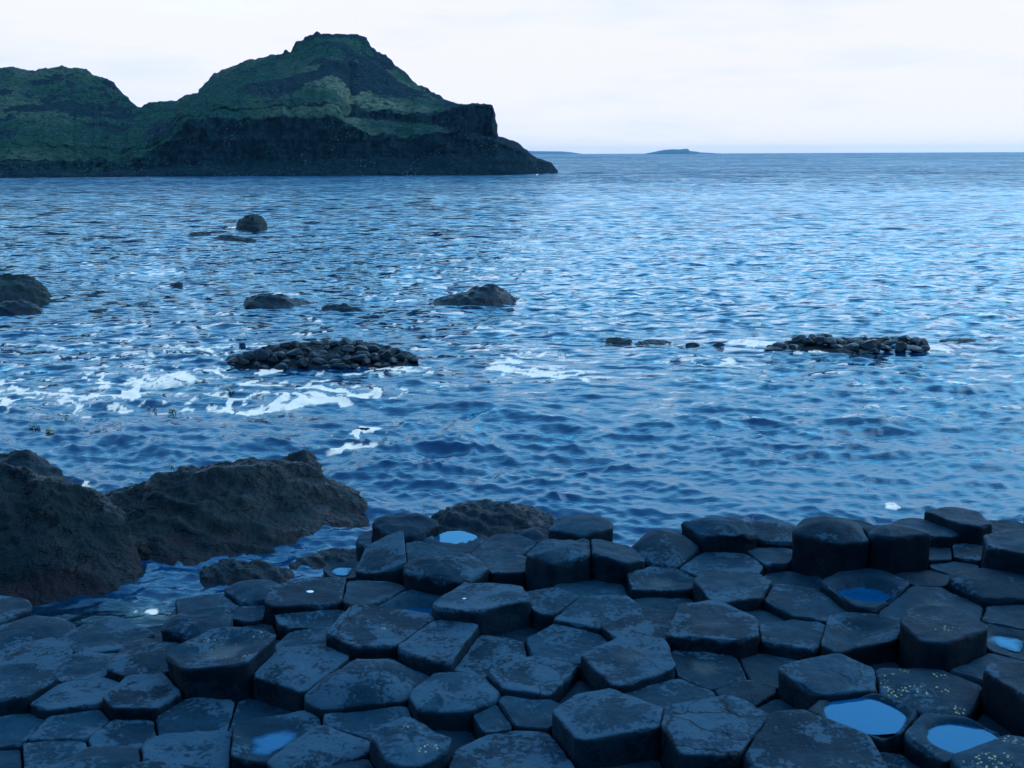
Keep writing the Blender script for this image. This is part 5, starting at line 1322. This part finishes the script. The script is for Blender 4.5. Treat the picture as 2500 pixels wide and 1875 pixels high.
# ------------------------------------------------------------------ headland and islands
def build_headland():
    Hd = np.array(HEAD).reshape(len(HEAD), 6, 3)
    nu = 760
    # resample evenly in x of the ridge
    xs = Hd[:, 0, 0]; u = np.interp(np.linspace(0, 1, nu), np.linspace(0, 1, len(xs)), np.arange(len(xs)))
    u = np.interp(np.linspace(xs[0], xs[-1], nu), xs, np.arange(len(xs)))
    C_ = np.stack([[np.interp(u, np.arange(len(xs)), Hd[:, a, b]) for b in range(3)] for a in range(6)], 0).transpose(2, 0, 1)   # nu,6,3
    ks = 25; w = np.hanning(2 * ks + 1); w /= w.sum()
    soft_ridge = np.stack([np.convolve(np.pad(C_[:, 5, b], ks, mode='edge'), w, 'valid') for b in range(3)], -1)
    soft_ridge[:, 2] = np.minimum(soft_ridge[:, 2], C_[:, 5, 2] + 2)
    segs = [10, 22, 16, 14, 44]                 # rows between the breaks
    rows, band, frac = [], [], []
    for a, sgn in enumerate(segs):
        for j in range(sgn):
            f = j / sgn
            ff = f
            if a == 4: ff = f ** .92
            nxt = C_[:, a + 1] if a < 4 else soft_ridge + (C_[:, 5] - soft_ridge) * smooth(.80, 1.0, f) * (C_[:, 0:1, 0] < -12) + (C_[:, 5] - soft_ridge) * (C_[:, 0:1, 0] >= -12)
            rows.append(C_[:, a] * (1 - ff) + nxt * ff); band.append(a); frac.append(f)
    rows.append(C_[:, 5]); band.append(5); frac.append(0)
    ridge = C_[:, 5]
    for f in (.06, .15, .3, .55, 1.0):             # far side falls away to the sea
        q = ridge.copy(); q[:, 1] += 90 * f; q[:, 2] = ridge[:, 2] - (ridge[:, 2] - SEA + 1.5) * f ** 1.3; q[:, 0] = ridge[:, 0] * (1 + .25 * f)
        rows.append(q); band.append(6); frac.append(f)
    first = rows[0].copy(); first[:, 2] = SEA - 1.2; first[:, 1] -= .6
    rows.insert(0, first); band.insert(0, 0); frac.insert(0, 0)
    P = np.stack(rows, 1); band = np.array(band); frac = np.array(frac)
    nv = P.shape[1]
    X, Y, Z = P[..., 0], P[..., 1], P[..., 2]
    n = normals(X, Y, Z)
    if n[nu // 2, 30, 2] < 0: n = -n
    bm = np.broadcast_to(band[None], X.shape)
    scale = np.clip((C_[:, 5, 2] - SEA) / 9.0, .12, 1)[:, None]
    low = fbm(X * .05, Y * .05, Z * .05, 4, seed=81); mid = fbm(X * .22, Y * .16, Z * .25, 5, seed=82, gain=.6)
    rid = fbm(X * .17, Y * .12, Z * .2, 5, seed=83, ridged=True, gain=.55)
    flute = fbm(X * .9, Y * .25, Z * .05, 4, seed=84, gain=.6)
    cliff = ((bm == 1) | (bm == 3)).astype(float); cliff[:, :] = np.where(bm == 1, 1, cliff)
    talus = (bm == 0)
    d = np.where(bm >= 4, .9 * low + .55 * mid + .45 * rid * smooth(-.2, .4, low), 0) + np.where((bm == 1) | (bm == 3), .35 * flute + .75 * mid + .35 * rid, 0) + np.where(talus, .55 * rid + .4 * mid, 0) + np.where(bm == 2, .6 * mid + .3 * low, 0)
    d = d * scale
    topf = np.where(bm == 5, .35, 1.0) * np.where(bm == 6, .4, 1)
    d = d * topf
    edge = np.ones(nv); edge[:2] = 0
    d = d * edge[None]
    X = X + n[..., 0] * d; Y = Y + n[..., 1] * d - np.where(cliff > 0, .35 * flute + .8 * rid, 0) * scale * edge[None]; Z = Z + n[..., 2] * d * .8
    rough_ridge = fbm(X[:, 0] * .45, 0, 3, 4, seed=90, gain=.65)
    k5 = list(band).index(5)
    for jj in range(k5 - 5, k5 + 2): Z[:, jj] += .35 * rough_ridge * scale[:, 0] * (1 - abs(jj - k5) / 7)
    # cover: turf on slopes, rock on cliffs, toe and crags
    xw = X
    g_ = np.zeros_like(X)
    crag = fbm(X * .06, Y * .05, Z * .13, 4, seed=86) + .5 * rid
    g_ = np.where(bm >= 4, .85 - 1.0 * smooth(.05, .5, crag), g_)
    g_ = np.where(bm == 2, .75, g_); g_ = np.where((bm == 1) | (bm == 3), .05, g_); g_ = np.where(bm == 0, .02, g_)
    # left shore slope is turf right down to the shingle, no cliff there
    lx = smooth(-47, -58, C_[:, 0, 0])[:, None]
    g_ = np.where((bm >= 1) & (bm <= 3), np.maximum(g_, lx * np.where(bm == 1, .35, .85)), g_)
    # summit crag and right tower are bare
    hs = (Z - SEA)
    g_ = g_ - .7 * smooth(.93, .99, hs / np.maximum(C_[:, 5, 2][:, None] - SEA, .5)) * (np.abs(C_[:, 5, 0][:, None] + 34) < 10)
    rx = smooth(-13, -8, C_[:, 0, 0])[:, None]
    g_ = g_ * (1 - np.where(bm >= 3, rx * .85, rx * .75))
    pale = np.where((bm == 2) | (bm == 4), smooth(-.3, .45, fbm(X * .045, Y * .03, Z * .07, 3, seed=88)), 0.0)
    cxr = C_[:, 0, 0][:, None]
    pale = pale * (.45 + .75 * np.exp(-((cxr + 22) / 11) ** 2))
    strata = np.where(bm <= 1, smooth(.25, .0, np.abs(((Z + .15 * fbm(X * .1, 0, 0, 2, seed=89)) * .55) % 1 - .5)), 0)
    V = np.stack([X, Y, Z], -1).reshape(-1, 3)
    o = mesh_obj('headland', V, grid_faces(nu, nv), M_HEAD, attrs={'grass': g_, 'pale': pale, 'strata': strata})
    tag(o, 'grassy headland with dark columnar cliffs across the bay', 'headland', kind='structure')

def build_island(name, pr, Y, depth, label, seed):
    pr = np.array(pr); nu = 90
    xs = np.linspace(pr[0, 0], pr[-1, 0], nu); zt = np.interp(xs, pr[:, 0], pr[:, 1])
    zt = np.maximum(zt, SEA + .3)
    zt = zt + .06 * (zt - SEA) * fbm(xs * 18 / (xs[-1] - xs[0]), 0, seed, 4, seed=seed)
    t = np.linspace(-1, 1, 21)
    prof = (1 - np.abs(t) ** 2.4)
    X = np.repeat(xs[:, None], 21, 1); Yy = Y + depth * t[None] * (0.35 + .65 * (zt / zt.max())[:, None])
    Z = SEA - 1.5 + (zt[:, None] - SEA + 1.5) * prof[None]
    Z = Z + .07 * (Z - SEA) * fbm(X * 30 / (xs[-1] - xs[0]), Yy * .02, 0, 4, seed=seed + 3) * (np.abs(t[None]) > .05)
    o = mesh_obj(name, np.stack([X, Yy, Z], -1).reshape(-1, 3), grid_faces(nu, 21), M_ISLE)
    tag(o, label, 'island', kind='structure')

# ------------------------------------------------------------------ boulders, weed, shells
def ico(sub):
    import bmesh
    bm = bmesh.new(); bmesh.ops.create_icosphere(bm, subdivisions=sub, radius=1)
    V = np.array([v.co[:] for v in bm.verts]); F = np.array([[v.index for v in f.verts] for f in bm.faces]); bm.free()
    return V, F
IV, IF = ico(3)
def boulder(pos, seed, label, group):
    x, y, z, a, b, h = pos
    rs = np.random.RandomState(seed)
    V = IV.copy()
    V = np.sign(V) * np.abs(V) ** .88
    d = 1 + .20 * fbm(V[:, 0] * .9, V[:, 1] * .9, V[:, 2] * .9 + seed * 3.1, 3, seed=seed) 
    for q in range(9):                                    # worn flat facets
        nrm = rs.normal(size=3); nrm[2] = abs(nrm[2]) * .6; nrm /= np.linalg.norm(nrm)
        over = V @ nrm - rs.uniform(.52, .86)
        V = V - np.maximum(over, 0)[:, None] * nrm * .95
    V = V * d[:, None]
    V[:, 2] = np.where(V[:, 2] < 0, V[:, 2] * .9, V[:, 2])
    t = rs.uniform(-.35, .35)
    V = V * np.array([a * 1.08 * rs.uniform(.75, 1.35), b * 1.05, h * rs.uniform(.75, 1.3)])
    V = np.column_stack([V[:, 0] * math.cos(t) - V[:, 2] * math.sin(t) * .6, V[:, 1], V[:, 0] * math.sin(t) * .6 + V[:, 2] * math.cos(t)])
    o = mesh_obj('boulder', V, IF, M_BOULDER, loc=(x, y, z))
    tag(o, label, 'boulder', group)

def tube(path, rad, n=7):
    path = np.asarray(path, float); T = np.gradient(path, axis=0); T /= np.linalg.norm(T, axis=1, keepdims=True)
    up = np.array([0, 1, 0.2]); A = np.cross(T, up); A /= np.maximum(np.linalg.norm(A, axis=1, keepdims=True), 1e-6); B = np.cross(T, A)
    a = np.linspace(0, 2 * math.pi, n + 1)[:-1]
    r = np.broadcast_to(rad, (len(path),))
    V = path[:, None] + r[:, None, None] * (A[:, None] * np.cos(a)[None, :, None] + B[:, None] * np.sin(a)[None, :, None])
    V = V.transpose(1, 0, 2)
    return V.reshape(-1, 3), grid_faces(n, len(path), wrap=True)

KL = {'blob': ('dark floating clump of kelp blade lying on the water', 'floating kelp clumps'),
      'loop': ('floating kelp with its stalk arching out of the water', 'kelp with arching stalks'),
      'frond': ('brown kelp frond sticking up out of the water', 'upright kelp fronds')}
def kelp(x, y, s, kind, seed):
    rs = np.random.RandomState(seed)
    e = bpy.data.objects.new('kelp', None); e.location = (x, y, SEA); e.empty_display_size = .05; COL.objects.link(e)
    tag(e, KL[kind][0], 'seaweed', KL[kind][1])
    s = max(s, .04)
    # blade: flat crinkled leaf, part awash
    nu, nv = 18, 7
    u = np.linspace(0, 1, nu)[:, None]; v = np.linspace(-1, 1, nv)[None]
    wid = .30 * s * np.sin(np.pi * u ** .8) ** .7 + .01 * s
    a = rs.uniform(-.5, .5) + (math.pi if rs.rand() < .5 else 0)
    lx = (u - .5) * s * 1.15 + 0 * v; ly = wid * v * 1.0
    lz = .05 * s + .10 * s * np.sin(u * 9 + seed) * .4 + .14 * s * (1 - v ** 2) * np.sin(np.pi * u)
    if kind == 'frond': lz = lz + .75 * s * u ** 1.5; lx = lx * .8
    X = lx * math.cos(a) - ly * math.sin(a); Yy = lx * math.sin(a) + ly * math.cos(a)
    top = np.stack([X, Yy, lz + .012], -1).reshape(-1, 3); bot = np.stack([X, Yy, lz - .02 - .06 * s], -1).reshape(-1, 3)
    f = grid_faces(nu, nv)
    mesh_obj('blade', np.vstack([top, bot]), np.vstack([f, f[:, ::-1] + nu * nv]), M_KELP, parent=e)
    if kind != 'blob':
        t = np.linspace(0, 1, 16)
        hh = s * (.5 if kind == 'loop' else .45); sp = s * rs.uniform(.45, .8); dirx = 1 if rs.rand() < .6 else -1
        path = np.column_stack([dirx * (sp * t + .1 * s), .1 * s * np.sin(t * 3), hh * np.sin(np.pi * t) ** .8 - .03])
        V, F = tube(path, .045 * s + .004)
        mesh_obj('stalk', V, F, M_KELP, parent=e)

def limpet(x, y, z, r, label, group=None):
    a = np.linspace(0, 2 * math.pi, 15)[:-1]
    rr = [(1, 0), (.97, .12), (.7, .38), (.35, .55), (.0, .6)]
    V = np.stack([np.column_stack([q * r * np.cos(a) * (1 + .06 * np.sin(5 * a)), q * r * .8 * np.sin(a), np.full(14, h * r * .45)]) for q, h in rr], 1)
    o = mesh_obj('shell', V.reshape(-1, 3), grid_faces(14, 5, wrap=True), M_SHELL, loc=(x, y, z))
    tag(o, label, 'shell', group)
HAZE = 0.00008

# ------------------------------------------------------------------ build the place
build_sea()
bx, by = np.meshgrid(np.linspace(-9, 9, 60), np.linspace(-14, 6.2, 60), indexing='ij')
bz = -1.15 + .055 * bx * .3 + .10 * fbm(bx * .8, by * .8, 0, 4, seed=5) + .85 * smooth(3.2, 1.5, by) + .35 * smooth(1, -12, by)
tag(mesh_obj('bedrock', np.stack([bx, by, bz], -1).reshape(-1, 3), grid_faces(60, 60), M_BED), 'dark bedrock under the columns', 'ground', kind='structure')
build_headland()
hx, hy = np.meshgrid(np.linspace(-90, 90, 70), np.linspace(-9, -70, 40), indexing='ij')    # unseen grassy bank, added to block skylight from behind the camera
hz = -1.3 + 1.6 * smooth(-9, -12, hy) + 21 * smooth(-10, -40, hy) + 2 * smooth(-40, -70, hy) + 1.2 * fbm(hx * .06, hy * .06, 0, 4, seed=6) * smooth(-10, -25, hy)
no = mesh_obj('added_hill_blocker', np.stack([hx, hy, hz], -1).reshape(-1, 3), grid_faces(70, 40), M_HEAD, attrs={'grass': np.full(2800, .8), 'pale': np.zeros(2800), 'strata': np.zeros(2800)})
tag(no, 'unseen grassy bank added behind the shore to block skylight', 'hill', kind='structure')
build_island('island', ISLE_NEAR, 3400., 60., 'low wedge-shaped rocky island on the horizon', 7)
build_island('island', ISLE_FAR, 5000., 90., 'pale hazy sliver of island beside the headland', 9)

build_columns()
rock_obj('shore_rock', 'A', M_BARN, 260, 180, .10, 1.7, 3, p=1.15, q=1.0, facet=.6, label='huge barnacle-crusted grey rock sloping into the tidal channel')
rock_obj('shore_rock', 'Aback', M_WET, 80, 50, .07, 3, 13, label='wet black rock shoulder behind the huge barnacle-crusted rock')
rock_obj('shore_rock', 'B', M_BARN, 280, 170, .09, 1.9, 23, p=1.15, q=1.0, facet=.6, label='broad whale-backed dark rock jutting into the sea')
rock_obj('shore_rock', 'Bback', M_WET, 60, 40, .05, 4, 33, label='small wet rock knob behind the whale-backed rock')
rock_obj('shore_rock', 'J', M_WET, 110, 70, .07, 4, 43, label='low rock shaggy with dark red weed just beyond the columns')
rock_obj('shore_rock', 'K', M_WET, 90, 50, .05, 5, 53, label='low wet slab with limpets in the tidal channel')
rock_obj('shore_rock', 'L', M_WET, 80, 50, .05, 5, 63, label='weedy rock awash in the narrow of the tidal channel')
SEA_ROCKS = [('E', M_GREEN, .16, 1.5, 'large blunt rock with greenish top standing in the bay'), ('E2', M_WET, .07, 2.5, 'low wet rock at the foot of the large blunt rock'),
 ('G', M_GREEN, .16, 1.3, 'lone dome-shaped rock far out towards the headland'), ('F', M_WET, .08, 2.2, 'flat-backed weedy rock beside a smaller awash one'),
 ('F2', M_WET, .05, 2.8, 'small weedy rock barely above water beside the flat-backed rock'), ('Hh', M_WET, .10, 1.8, 'tapering mound of weedy rock alone in mid bay'),
 ('M', M_REEF, .06, 2., 'thin weed-covered ledge breaking the surface before the dome-shaped rock'), ('N', M_REEF, .06, 2., 'longer weed-covered ledge breaking the surface before the dome-shaped rock'),
 ('Q', M_WET, .04, 4, 'tiny angular rock poking out of calm water'), ('R', M_WET, .03, 4, 'small dark rock awash near the large blunt rock'),
 ('S', M_REEF, .05, 3, 'first flat ledge of the awash line leading to the narrow reef'), ('S2', M_REEF, .05, 3, 'longest ledge of the awash line leading to the narrow reef'), ('S3', M_REEF, .03, 4, 'small stone in the awash line leading to the narrow reef'), ('S4', M_REEF, .03, 4, 'small stone by the breaking foam beside the narrow reef'), ('S5', M_REEF, .04, 3, 'thin ledge awash at the open-sea end of the narrow reef'), ('T', M_WET, .03, 6, 'little rock in a splash of white foam'),
 ('U', M_BOULDER, .03, 5, 'smooth stone just awash in the foam by the boulder islet'), ('V', M_REEF, .04, 3, 'dark weed-covered ledge beyond the large blunt rock'), ('W', M_WET, .04, 4, 'low rock awash in front of the large blunt rock')]
for i, (k, m, ro, fr, lab) in enumerate(SEA_ROCKS):
    rock_obj('sea_rock', k, m, 80, 46, ro, fr, 70 + i * 5, label=lab)
rock_obj('reef', [[*s[:4], SEA + .85 * (s[4] - SEA), s[5]] for s in MOUND_A], M_REEF, 150, 70, .07, 4, 201, label='mound of reddish weedy reef under the heap of boulders', cat='reef')
rock_obj('reef', [[s[0], s[1] + .25, s[2], s[3] + .2, SEA + .55 * (s[4] - SEA), s[5]] for s in MOUND_B], M_REEF, 120, 60, .06, 4, 203, label='narrow dark reef under the smaller line of boulders', cat='reef')
def place_word(b, ys):
    lo, hi = min(ys), max(ys); f = (b[1] - lo) / (hi - lo)
    return 'landward foot' if f < .3 else ('middle' if f < .62 else 'seaward crest')
def size_word(b, ss):
    q = sorted(ss); r = b[3] * b[5]
    return 'large' if r > q[int(len(q) * .72)] else ('small' if r < q[int(len(q) * .3)] else 'middling')
ya, sa = [b[1] for b in BOULDERS_A], [b[3] * b[5] for b in BOULDERS_A]
yb_, sb = [b[1] for b in BOULDERS_B], [b[3] * b[5] for b in BOULDERS_B]
for i, b in enumerate(BOULDERS_A):
    w, s = place_word(b, ya), size_word(b, sa)
    boulder(b, 300 + i, '%s smooth black boulder at the %s of the reddish weedy reef' % (s, w), '%s boulders, %s of the larger islet' % (s, w))
for i, b in enumerate(BOULDERS_B):
    w, s = place_word(b, yb_), size_word(b, sb)
    boulder(b, 400 + i, '%s smooth black boulder at the %s of the narrow dark reef' % (s, w), '%s boulders, %s of the smaller islet' % (s, w))
for i, (x, y, s, k) in enumerate(KELP): kelp(x, y, s, k, 500 + i)

# ------------------------------------------------------------------ air
def haze(x0, x1, y0, y1, z0, z1, dens):
    V = [(x, y, z) for x in (x0, x1) for y in (y0, y1) for z in (z0, z1)]
    F = [(0, 1, 3, 2), (4, 6, 7, 5), (0, 4, 5, 1), (2, 3, 7, 6), (0, 2, 6, 4), (1, 5, 7, 3)]
    m = bpy.data.materials.new('haze'); m.use_nodes = True
    t = m.node_tree; t.nodes.clear()
    o = t.nodes.new('ShaderNodeOutputMaterial'); v = t.nodes.new('ShaderNodeVolumePrincipled')
    v.inputs['Color'].default_value = (.30, .72, 1.0, 1); v.inputs['Density'].default_value = dens
    v.inputs['Anisotropy'].default_value = 0.7
    t.links.new(v.outputs[0], o.inputs['Volume'])
    ob = mesh_obj('haze', V, F, m, smooth_shade=False)
    tag(ob, 'thin blue sea haze filling the bay', 'haze', kind='stuff')
if HAZE: haze(-6200, 6200, -200, 6200, -4.0, 31, HAZE)
